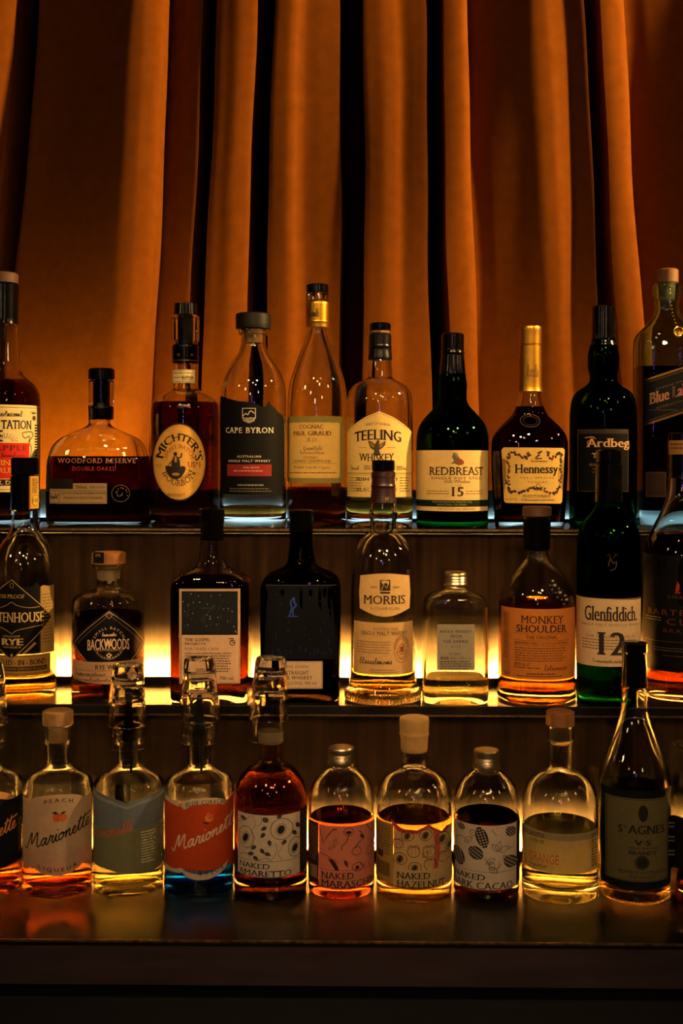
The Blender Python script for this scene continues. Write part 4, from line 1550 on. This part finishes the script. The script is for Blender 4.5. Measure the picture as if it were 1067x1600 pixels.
def hand_name(a, x0, y0, x1, y1, xh, mat, w=1.7, z=3, u0=-0.2, u1=8.2):
    """The name from (x0, y0) to (x1, y1) along its rising baseline."""
    for st in NAME_STROKES:
        pts = []
        for u, v in st:
            t = (u - u0) / (u1 - u0)
            pts.append((x0 + (x1 - x0) * t + v * 1.5, y0 + (y1 - y0) * t - v * xh))
        a.stroke(pts, w, mat, z=z, curve=True)


b = marionette('liqueur bottle with dark navy label and orange script, first in the front row', -19.5, 1400, (L_PEACH, 1362), False)
GNV = b
a = Art(b)
a.poly([(-60, 1256), (-30, 1256), (-18, 1252), (8, 1252), (22, 1254), (35, 1248), (35.3, 1354), (14, 1359), (-60, 1359)], paper('#12131c', .06))
a.poly([(-40, 1262), (-30, 1250), (-18, 1243), (0, 1240), (12, 1246), (20, 1255), (10, 1255), (-6, 1250), (-25, 1254)], paper('#d49a5c', .3), 1)
hand_name(a, -68, 1331, 22, 1301, 11.5, '#d98a4c', 2.0)
a.small(25, 31, 1290, 14, 4, 1.4, '#8a6a4a', seed=4)
a.build()

b = marionette('liqueur bottle with pale peach label, black script, cork and orange liquid', 90, 1402, (L_PEACH, 1344), True)
a = Art(b)
PL = paper('#cdb6a0', .55)
a.poly([(38.5, 1251), (52, 1251), (57, 1247), (70, 1243.5), (90, 1242), (110, 1243.5), (124, 1248), (128, 1252), (141.5, 1251),
        (141.5, 1366), (133, 1361), (128, 1356), (121, 1361), (108, 1367), (90, 1369.5), (72, 1367), (60, 1361), (52, 1355), (47, 1361), (38.5, 1365)], PL)
a.text('PEACH', 70, 112, 1248, 1254, '#1d1a22', bold=.012, space=1.6, bend=3.2)
a.text('LIQUEUR', 62, 118, 1357, 1364, '#1d1a22', bold=.012, space=1.6, bend=-6)
for dx in (-4.5, 4.5):
    a.ell(93 + dx, 1278, 5.8, 6.5, ink('#b5572c'))
a.stroke([(93, 1272), (90, 1276), (90, 1283)], .7, '#7a3018')
a.poly([(92, 1273), (87, 1268), (81, 1270), (86, 1273)], ink('#1d1a22'), 2)
a.poly([(93, 1273), (97, 1269), (103, 1269), (98, 1273)], ink('#1d1a22'), 2)
hand_name(a, 40.5, 1331, 138, 1297, 11.5, '#15141f', 2.1)
a.build()
back_label(b, 118, 150, 1228, 1262, paper('#d8c39a', .45))

b = marionette('liqueur bottle with a grey-blue label, backlight painted on its lower half, over bright yellow liquid, covered by stacked glasses', 201, 1402, (L_PALE, 1357), False)
G22 = b
a = Art(b)
a.poly([(147, 1239), (152, 1241), (160, 1243), (175, 1247), (190, 1252), (198, 1256), (203, 1252), (214, 1250), (235, 1247), (254, 1241), (254.5, 1362), (235, 1367), (198, 1366), (170, 1360), (147, 1358)], paper('#68737f', .3))
a.poly([(147, 1296), (254.5, 1296), (254.5, 1360), (235, 1365), (198, 1364), (170, 1358), (147, 1356)], paper('#b8b78c', .75), 1)  # light coming through from the liquid, painted as a paler paper
a.poly([(147, 1245), (160, 1248), (175, 1252), (198, 1261), (214, 1255), (235, 1252), (254, 1246), (254, 1250), (235, 1256), (214, 1259), (198, 1265), (175, 1257), (147, 1249)], paper('#8b8f92', .3), 1)
hand_name(a, 122, 1322, 208, 1298, 10.5, '#a8543a', 1.6)
a.ring(156, 1271, 4.5, 4.5, .8, '#8a5a4c')
a.small(220, 243, 1302, 12, 4.3, 1.5, '#cfc9a8', seed=71, ragged=.4)
for k in range(16):
    a.rect(250.4, 1276 + k * 4.2, 253.6, 1278.2 + k * 4.2, ink('#7a4a34'), 2)
a.build()
back_label(b, 178, 204, 1228, 1258, paper('#cfc39a', .45))

b = marionette('liqueur bottle with an orange label and white script over blue liquid, covered by stacked glasses', 311, 1404, (L_BLUE, 1352), False)
G23 = b
a = Art(b)
OP, WP = paper('#b5431e', .22), paper('#c9b7a0', .3)
a.poly([(259, 1252), (282, 1257), (300, 1252), (340, 1252), (352, 1257), (363.5, 1249), (363.5, 1366), (352, 1358), (342, 1362), (300, 1362), (284, 1358), (259, 1364)], OP)
a.poly([(259, 1250), (278, 1254), (283, 1260), (280, 1262), (262, 1257), (259, 1257)], WP, 1)
a.poly([(283, 1260), (287, 1253), (300, 1248.5), (318, 1247), (336, 1249), (349, 1254), (353, 1258), (349, 1263), (338, 1259), (318, 1256.5), (300, 1259), (288, 1266)], WP, 1)
a.poly([(283, 1357), (291, 1362), (305, 1365.5), (318, 1366), (334, 1364), (345, 1359), (355, 1352), (352, 1362), (342, 1370), (326, 1375), (308, 1375.5), (294, 1372), (287, 1366)], WP, 1)
a.poly([(259, 1358), (272, 1361), (284, 1358), (287, 1364), (280, 1366), (259, 1366)], WP, 1)
a.text('BLUE CURA\u00c7AO', 291, 351, 1250.5, 1259, '#1d1a1c', bold=.015, space=1.35, bend=4.2)
a.text('LIQUEUR', 296, 348, 1361, 1369, '#1d1a1c', bold=.015, space=1.5, bend=-5)
a.ell(326, 1279, 6.5, 6.5, ink('#c9743a'))
a.ell(329, 1276, 6, 6, OP, 2)
a.ell(321, 1286.5, 5, 1.6, ink('#4a1c10'), 2, 14, .15)
a.stroke([(323, 1272), (325, 1271)], .7, '#e0b48a')
hand_name(a, 269, 1334, 368, 1295, 11.5, '#cbb49c', 2.0)
a.build()
back_label(b, 330, 356, 1232, 1250, paper('#b9b48c', .45))

NK = paper('#c3b3a2', .18)
INK = '#15121a'


def leaf(a, x, y, l, w, ang, mat=INK, fill=True, z=2):
    c, s = math.cos(ang), math.sin(ang)
    pts = [(0, 0), (l * .3, w * .5), (l * .65, w * .42), (l, 0), (l * .65, -w * .42), (l * .3, -w * .5)]
    P = [(x + p * c - q * s, y + p * s + q * c) for p, q in pts]
    if fill:
        a.poly(P, ink(mat), z)
        a.stroke([(x + l * .1 * c, y + l * .1 * s), (x + l * .9 * c, y + l * .9 * s)], .35, '#9a8c80', z=z + 1)
    else:
        a.stroke(P, .7, mat, closed=True, z=z, curve=True)
        a.stroke([(x, y), (x + l * c, y + l * s)], .4, mat, z=z)


# ---- brown almond liqueur
b = Bottle('liqueur_bottle', 'brown liqueur bottle with white label of drawn fruit and leaves, covered by stacked glasses', 422.5, 1408, 'deck',
           [(1141, 17.5), (1143, 18.5), (1158, 18), (1160, 17.5), (1183, 17.5), (1188, 19), (1193, 26), (1200, 37), (1212, 47), (1226, 53), (1243, 56), (1262, 57), (1408, 56.5)],
           glass_mat=glass('amber_tinted_glass', (.90, .76, .56)), liquid=(glass('brown_liqueur', (.24, .12, .04), ior=1.36), 1215), base=.012, punt=.006)
GAM = b
b.lathe('seal_tape', paper('#9a8468', .3), [(1141, 18.6), (1143, 19.2), (1158, 19.2), (1160, 17.6)])
a = Art(b)
a.rect(373, 1274, 467, 1371, NK)
a.rect(373, 1346, 467, 1346.6, ink(INK), 2)
for cx, cy, rx, ry in ((439, 1296, 16.5, 16.5), (386, 1311, 11, 17), (460, 1328, 11, 15)):
    a.ring(cx, cy, rx, ry, .9, INK)
    a.ring(cx - 1, cy + 1, rx * .45, ry * .55, .8, INK, rot=.35)
    a.ell(cx - 1, cy + 1, rx * .33, ry * .42, ink(INK), 2, rot=.35)
for (x, y, an) in ((420, 1283, -2.6), (417, 1292, 2.6), (414, 1301, 2.2), (420, 1312, 1.4), (455, 1301, .9), (461, 1290, 1.1), (401, 1322, 2.4), (407, 1326, .9), (413, 1333, .3), (398, 1334, 2.8), (377, 1280, .4), (431, 1278, -.4), (396, 1339, .6), (446, 1313, 2.2), (410, 1279, .6)):
    leaf(a, x, y, 11, 6, an)
for st in ([(374, 1290), (385, 1284), (392, 1276)], [(395, 1276), (400, 1290), (394, 1300), (400, 1312)], [(403, 1292), (409, 1284), (408, 1276)], [(425, 1342), (432, 1330), (430, 1318)], [(440, 1345), (434, 1334), (440, 1324), (438, 1315)], [(375, 1342), (386, 1336), (392, 1344)], [(404, 1345), (415, 1341), (424, 1345)]):
    a.stroke(st, .6, INK, curve=True, z=2)
a.text('NAKED', 376, 421.5, 1350, 1358, INK, serif=True, contrast=.015)
a.text('AMARETTO', 375, 454, 1361, 1370, INK, serif=True, contrast=.015)
a.build()
a = Art(b, 'side_label')
a.rect(467.5, 1272, 478.3, 1369, paper('#1b1714', .06))
a.small(469, 477.5, 1276, 22, 4, 1.2, '#6a5a48', seed=3)
a.build()


def pill(label, cx, yb, cap_y, r, neck, dome_y, liquid, name='liqueur_bottle'):
    b = Bottle(name, label, cx, yb, 'deck', [(cap_y[1] - 4, neck), (cap_y[1] + 3, neck), (dome_y, neck + 6), (dome_y + 8, r * .66), (dome_y + 20, r * .85), (dome_y + 36, r * .96), (dome_y + 56, r), (yb, r - .5)], liquid=liquid, base=.009, punt=.005, foot=5)
    y0, y1 = cap_y
    L = y1 - y0
    b.lathe('screw_cap', STEEL, [(y0, neck), (y0 + 2, neck + 1.6), (y0 + L * .35, -(neck + 2)), (y0 + L * .37, neck + 1.2), (y0 + L * .5, neck + 2.4), (y0 + L * .52, neck + 1.4), (y0 + L * .64, neck + 2.6), (y0 + L * .66, neck + 1.6),
                                 (y0 + L * .8, neck + 3), (y1 - 1, -(neck + 3)), (y1, neck)])
    return b


b = pill('dome-shouldered liqueur bottle with pink cherry label and metal screw cap', 533, 1406, (1166.5, 1194.5), 52, 18.5, 1201, (L_RED, 1288))
a = Art(b)
a.rect(499, 1291, 584, 1387, paper('#cf8a74', .45))
CK = '#241214'
a.rect(499, 1360, 584, 1360.5, ink(CK), 2)
a.text('NAKED', 503, 552, 1364, 1374, CK, serif=True, contrast=.015)
a.text('MARASCHINO', 503, 592, 1376.5, 1387, CK, serif=True, contrast=.015)
a.ring(556, 1331, 7, 6.5, .9, CK)
a.stroke([(553, 1327), (559, 1318), (566, 1312), (562, 1302), (559, 1300)], 1.3, CK, curve=True)
a.stroke([(500, 1294), (506, 1320), (512, 1308), (521, 1296)], 1.3, CK)
a.stroke([(520, 1296.5), (527, 1296)], 1.6, CK)
a.ring(544, 1300, 7.5, 6, .9, CK)
a.ell(544, 1301, 4.5, 2.4, ink(CK))
a.stroke([(544, 1303), (541, 1315), (534, 1322), (534, 1328)], 1.3, CK, curve=True)
leaf(a, 522, 1320, 9, 6, -1.2, CK, False)
leaf(a, 514, 1328, 11, 5, -.5, CK, False)
leaf(a, 538, 1343, 14, 5, 1.2, CK)
a.stroke([(500, 1336), (508, 1337), (518, 1342), (526, 1352), (529, 1360)], 1.0, CK, curve=True)
a.poly([(513, 1342), (520, 1344), (526, 1352), (529, 1360), (524, 1360), (519, 1352)], ink(CK), 2)
a.stroke([(516, 1347), (522, 1343), (526, 1349)], .7, CK, curve=True)
a.ring(558, 1356, 8.5, 6.5, 1.0, CK)
a.ell(557, 1357, 3, 3, ink(CK))
a.stroke([(561, 1351), (566, 1357), (569, 1353)], 1.2, CK, curve=True)
a.ring(577, 1333, 5, 9, .9, CK, rot=.3)
a.stroke([(578, 1337), (577, 1350), (574, 1358)], 1.1, CK, curve=True)
leaf(a, 561, 1306, 10, 5, .8, CK)
a.stroke([(570, 1292), (578, 1306), (583, 1296)], 1.3, CK)
a.build()
a = Art(b, 'side_label')
a.rect(483, 1290, 498.5, 1386, paper('#3a2018', .15))
a.small(485, 497, 1296, 14, 4, 1.2, '#8a6a52', seed=3)
for k in range(6):
    a.rect(486 + k * 1.8, 1358, 487 + k * 1.8, 1378, ink('#a08468'), 2)
a.build()
back_label(b, 480, 512, 1270, 1290, paper('#b99a6a', .4))

b = Bottle('liqueur_bottle', 'tall clear liqueur bottle with torn fruit-print label and dripping cream wax over its cork', 646.5, 1412, 'deck',
           [(1172, 19.5), (1176, 20.5), (1192, 20.5), (1198, 22), (1203, 29), (1209, 40), (1217, 49), (1227, 54.5), (1242, 58), (1262, 59), (1412, 58.5)], liquid=(L_GOLD, 1290), base=.012, punt=.006)
b.lathe('wax_seal', surf('cream_wax', '#a8824e', .45, noise=.15, nscale=60, bump=.25), [(1119.5, 19), (1121, 22.5), (1124, 23.2), (1143, -22.5), (1145, 23.2), (1148, 22.6), (1152, 21.6), (1170, 20.8), (1173, 20)])
a = Art(b)
HP = paper('#cdb586', .5)
a.poly([(616, 1287), (622, 1292), (630, 1296), (640, 1297), (650, 1297), (660, 1293), (672, 1292), (684, 1300), (692, 1305), (699, 1297), (704.5, 1299), (704.5, 1387), (616, 1387)], HP)
a.poly([(612, 1284), (618, 1288), (624, 1293), (632, 1297), (642, 1296), (651, 1298), (659, 1294), (668, 1288), (678, 1297), (688, 1303), (696, 1296), (700, 1299), (695, 1306), (686, 1306), (676, 1300), (668, 1294), (658, 1299), (650, 1303), (640, 1303), (630, 1303), (622, 1300), (614, 1292)], paper('#b5443a', .3), 1)
a.poly([(675, 1298), (684, 1303), (686, 1330), (683, 1352), (684, 1370), (678, 1372), (676, 1352), (678, 1330)], paper('#b9564c', .3), 1)
HK = '#1d1712'


def nut(x, y, r, rot=0.4, half=True):
    a.ring(x, y, r, r * .92, .9, HK, z=3)
    if half:
        a.ell(x - .5, y + .5, r * .55, r * .68, ink('#6a5030'), 3, 14, rot)
        a.ell(x - .5, y + .5, r * .26, r * .5, ink(HK), 4, 12, rot)
    else:
        a.stroke([(x - r, y - r * .6), (x - r * .5, y - r * 1.1), (x, y - r * .8), (x + r * .5, y - r * 1.2), (x + r, y - r * .5)], .8, HK, curve=True)
        a.stroke([(x - 2, y - r * .7), (x - 3, y + r * .5)], .5, HK)
        a.stroke([(x + 2, y - r * .7), (x + 3, y + r * .5)], .5, HK)


for (x, y, r, hf) in ((664, 1305, 9.5, True), (637, 1306, 9, True), (689, 1314, 10, True), (646, 1331, 9, False), (626, 1343, 10, True), (648, 1356, 9.5, True), (669, 1332, 9.5, False), (671, 1352, 9, False), (692, 1344, 8.5, False), (701, 1328, 8, True), (623, 1320, 7.5, False)):
    nut(x, y, r, .4, hf)
leaf(a, 660, 1340, 12, 7, -.9, HK, False)
a.rect(616, 1359.5, 704, 1360.2, paper('#cdb586', .3), 4)
a.rect(616, 1360, 704.5, 1387, HP, 5)
a.text('NAKED', 621, 670.5, 1364, 1373.5, HK, serif=True, contrast=.015, z=7)
a.text('HAZELNUT', 621, 693, 1377, 1387, HK, serif=True, contrast=.015, z=7)
a.build()
a = Art(b, 'side_label')
a.rect(588, 1291, 615.5, 1386, paper('#a98a4e', .3))
a.small(590, 613, 1296, 12, 4, 1.4, '#3a2c14', seed=3)
a.rect(592, 1338, 600, 1348, ink('#2a2012'), 2)
for k in range(9):
    a.rect(591 + k * 2.2, 1354, 592.2 + k * 2.2, 1376, ink('#2a2012'), 2)
a.build()
back_label(b, 592, 612, 1262, 1288, paper('#d8c08a', .5), 'torn_back_label')
back_label(b, 684, 700, 1262, 1296, paper('#d8c08a', .5))

b = pill('dome-shouldered liqueur bottle with white label of cacao pods over very dark liquid, metal screw cap', 759.5, 1408, (1171, 1201), 51.5, 18.5, 1205, (L_BLACK, 1286))
a = Art(b)
a.rect(712, 1290, 805, 1391, NK)
a.rect(712, 1362.5, 805, 1363, ink(INK), 2)


def pod(x, y, l, w, ang):
    c, s = math.cos(ang), math.sin(ang)
    a.ell(x, y, l, w, ink('#1d1a20'), 2, 20, ang)
    for i in range(-3, 4):
        for j in (-1, 0, 1):
            p, q = i * l * .25, j * w * .5
            a.ell(x + p * c - q * s, y + p * s + q * c, l * .085, w * .17, ink('#a8988a'), 3, 7, ang)


pod(753, 1309, 17, 9, 1.25)
pod(744, 1334, 12, 10, .6)
pod(796, 1302, 9, 7, .9)
pod(718, 1345, 14, 9, 1.3)
pod(796, 1349, 12, 9, .7)
pod(722, 1297, 6, 5, .4)
for (x, y, an) in ((776, 1330, -1.3), (778, 1330, -2.3), (780, 1331, -.4), (772, 1342, 2.6), (785, 1338, .8), (770, 1360, -1.9), (764, 1356, .6), (727, 1320, -.7), (735, 1300, .5)):
    leaf(a, x, y, 15, 8, an, INK, False)
for st in ([(757, 1340), (765, 1352), (775, 1358), (783, 1350)], [(780, 1345), (775, 1362)], [(790, 1330), (800, 1326)], [(767, 1296), (775, 1306)], [(712, 1318), (722, 1312), (734, 1318)]):
    a.stroke(st, .7, INK, curve=True, z=2)
a.text('NAKED', 712.5, 758, 1367, 1376, INK, serif=True, contrast=.015)
a.text('DARK CACAO', 710.5, 799, 1379.5, 1390, INK, serif=True, contrast=.015)
a.build()
a = Art(b, 'side_label')
a.rect(805.5, 1292, 810.6, 1388, paper('#120f10', .06))
a.build()

b = Bottle('liqueur_bottle', 'clear bottle of glowing yellow liqueur with cream label and orange lettering, oak stopper', 874.5, 1414, 'deck',
           [(1133, 20), (1135, 21.8), (1152, 21.6), (1155, -20.5), (1175, 20), (1198, 20.5), (1203, 24), (1208, 33), (1214, 42), (1223, 50), (1233, 55), (1248, 58.5), (1268, 59.5), (1414, 59)], liquid=(L_PALE, 1305), base=.013, punt=.006, foot=5)
st = b.lathe('stopper', OAK, [(1110, 19), (1112, -22), (1132, -22), (1134, 16)])
b.lathe('cork', glass('frosted_plug', (.9, .85, .7), .25), [(1134, 17), (1155, 17), (1162, 14)], parent=st)
a = Art(b)
a.poly([(820, 1304)] + [(820 + 111 * k / 12, 1304 - 1.0 + 0.5 * k / 12) for k in range(13)] + [(931, 1366), (820, 1366)], paper('#e8da9e', .75))
a.rect(820, 1304, 931, 1314, paper('#8f8064', .25), 1)
for st in ([(829, 1313), (831.5, 1306), (834, 1313)], [(830, 1310.5), (833, 1310.5)], [(836, 1306), (836, 1311), (837.5, 1313), (839.5, 1311), (839.5, 1306)], [(841, 1306.5), (846, 1306.5)], [(843.5, 1306.5), (843.5, 1313)],
           [(848.5, 1307), (847, 1310), (848.5, 1313), (851, 1311), (850.5, 1308), (848.5, 1307)], [(830, 1322), (830, 1316), (834, 1322), (834, 1316)], [(837.5, 1316.5), (836, 1319), (837.5, 1322), (840, 1320), (839.5, 1317), (837.5, 1316.5)],
           [(841.5, 1322), (842, 1316), (844, 1320), (846, 1316), (846.5, 1322)], [(847.5, 1316), (849.5, 1319), (851.5, 1316)], [(849.5, 1319), (849, 1322.5)]):
    a.stroke(st, 1.2, BK)
a.text('ORANGE', 829, 873, 1337, 1352, '#b5561c')
a.text('Liqueur', 829, 856, 1353.5, 1361, '#3a3424')
a.small(921, 929, 1308, 12, 4.4, 2.2, '#4a4028', seed=81)
a.build()
back_label(b, 850, 925, 1284, 1306, paper('#d8c890', .5))

b = Bottle('brandy_bottle', 'tall brandy bottle with long tapering neck and a black-framed label in shadow', 990.5, 1413, 'deck',
           [(1072, 18.5), (1080, 19), (1100, 20), (1115, 22), (1135, 28), (1160, 38), (1180, 46), (1196, 51.5), (1212, 54.5), (1230, 55.3), (1413, 54.5)], liquid=(L_GOLD, 1275), base=.010, punt=.008, foot=6)
b.lathe('neck_capsule', BLACKCAP, [(1003, 17), (1005, -20), (1018, -20), (1020, 18.6), (1030, 19), (1072, -20.5), (1074, 18)])
a = Art(b)
a.rect(941, 1236, 1044.5, 1390, paper('#0e1110', .04), rnd=2)
a.rect(948, 1248, 1040, 1378, paper('#7d7350', .5), 1)
a.frame(950, 1250, 1038, 1376, .7, '#1d1a10')
SK = '#1a1712'
a.ell(1003.5, 1271, 7, 13, ink(SK))
a.text('S', 967, 974, 1291, 1303, SK, serif=True, contrast=.03)
a.text('T', 974.5, 980, 1291, 1296, SK)
a.text('AGNES', 981, 1034, 1290, 1303, SK, serif=True, contrast=.03)
a.text('V\u00b7S', 990, 1015, 1313, 1321, SK, serif=True, contrast=.04)
a.text('VERY SPECIAL', 980, 1027, 1324, 1327, SK)
a.text('BRANDY', 982, 1024, 1330, 1336, SK, serif=True, contrast=.02)
a.ell(1002, 1348, 10.5, 11, ink(SK))
a.ring(1002, 1348, 8.5, 9, .6, '#5a5238', z=3)
a.text('PREMIUM AUSTRALIAN', 967, 1036, 1361, 1366, SK, serif=True)
a.text('FINE BRANDY', 982, 1022, 1369, 1373, SK, serif=True)
a.build()
back_label(b, 940, 1024, 1213, 1330, paper('#cbbd84', .5))
V, F = [], []
for k in range(60):
    t = 2 * math.pi * k / 60
    r = 53.3 / b.s
    vv, ff = loft([(.0004, .0006, .0008, 2), (.0012, .0012, .0014, 2), (.0024, .0012, .0014, 2), (.0032, .0005, .0006, 2)], 6)
    q = len(V)
    c_, s_ = math.cos(t), math.sin(t)
    V += [(r * c_ + p[0] * c_ - p[1] * s_, r * s_ + p[0] * s_ + p[1] * c_, p[2]) for p in vv]
    F += [tuple(i + q for i in f_) for f_ in ff]
link_mesh('knurled_foot', V, F, GLASS_CLEAR, b.root)

b = Bottle('glass_jar', 'squared clear glass jar cut by the right edge of the deck', 1100, 1414, 'deck',
           [(1164, 40), (1166, 44), (1172, 46), (1184, 48.5), (1200, 50), (1414, 50)], ratio=0.9, n=4.5, liquid=(L_DARK, 1380), face=False, base=.012, foot=7, cat='jar')
a = Art(b, flat=True)
a.rect(1050, 1280, 1090, 1362, paper('#191612', .06))
for k, t in enumerate(('ALC', 'DARK', 'RUM')):
    a.small(1051, 1062, 1291 + 22 * k, 2, 6, 2.4, '#b8a878', seed=k)
a.build()

# ================================================================== SHOT GLASSES upside down over pourers
SHOT = glass('shot_glass', (.97, .97, .96))


def shot_glass(label, cx, ytop, yrim, rt, rr, bott, thick=.012, lean=(0, 0)):
    """An upturned tumbler: heavy foot on top, mouth down; sizes in photo pixels at the bottle below."""
    s = bott.s
    H = (yrim - ytop) / s
    t = thing('shot_glass', label, 'glass', bott.c + Vector(((cx - bott.cx) / s, 0, bott.h(yrim))), 0.0, 'upturned shot glasses')
    t.rotation_euler = (lean[0], lean[1], 0)
    a_, c_ = rt / s, rr / s
    out = smooth_profile([(0, -c_), (0.0015, c_ * .985), (H * .5, (a_ + c_) / 2 * .985), (H * .93, a_), (H * .985, a_ * .95), (H, -a_ * .86)], .003)
    wl = .0019
    inn = [(h, r - wl) for h, r in out if h < H - thick - .004]
    inn += [(H - thick - .003, inn[-1][1] * .97), (H - thick, inn[-1][1] * .82)]
    R = [(h, r, r, 2) for h, r in inn[::-1]] + [(h, r, r, 2) for h, r in out]
    R.append((H - .0015, a_ * .6, a_ * .6, 2))
    V, F = loft(R, 56)
    o = link_mesh('glass_wall', V, F, SHOT, t)
    return t


def pourer(bott, ytip, neck_y, dx=0):
    p = bott
    po = p.lathe('pourer', surf('black_pourer', '#0c0c0e', .25), [(ytip, 3), (ytip + 10, 4.5), (ytip + 45, 7.5), (neck_y - 14, 9), (neck_y - 12, -17), (neck_y - 4, -17), (neck_y - 3, 12), (neck_y + 14, 11)], dx=dx, seg=24)
    p.lathe('pourer_tube', surf('black_pourer', '#0c0c0e', .25), [(neck_y + 12, 2.3), (neck_y + 66, 2.0)], dx=dx + 3, seg=12, parent=po)


pourer(GNV, 1082, 1142)
shot_glass('shot glass under another, upside down over the navy-labelled bottle', -20, 1070, 1164, 24, 30.5, GNV)
shot_glass('topmost shot glass upside down above the navy-labelled bottle', -20, 1036, 1130, 24.5, 31.5, GNV)
pourer(G22, 1082, 1142)
pourer(G23, 1080, 1142)
shot_glass('shot glass under another, upside down over the bottle with grey-blue label', 200, 1072, 1166, 24, 30.5, G22)
shot_glass('topmost shot glass upside down above the bottle with grey-blue label', 196.5, 1038, 1132, 24.5, 31.5, G22, lean=(0, .03))
shot_glass('shot glass under another, upside down over the bottle with orange label', 311, 1061, 1158, 24, 30.5, G23)
shot_glass('topmost shot glass upside down above the bottle with orange label', 312.5, 1028, 1124, 24.5, 31.5, G23, lean=(0, -.02))
shot_glass('shot glass under another, upside down over the brown bottle with fruit label', 418.5, 1058, 1155, 24, 30.5, GAM, lean=(0, .02))
shot_glass('topmost shot glass upside down above the brown bottle with fruit label', 419, 1027, 1122, 24.5, 31.5, GAM, lean=(0, .04))
if _font_obj.users_collection:
    COL.objects.unlink(_font_obj)
bpy.data.objects.remove(_font_obj)
bpy.data.curves.remove(_font_curve)
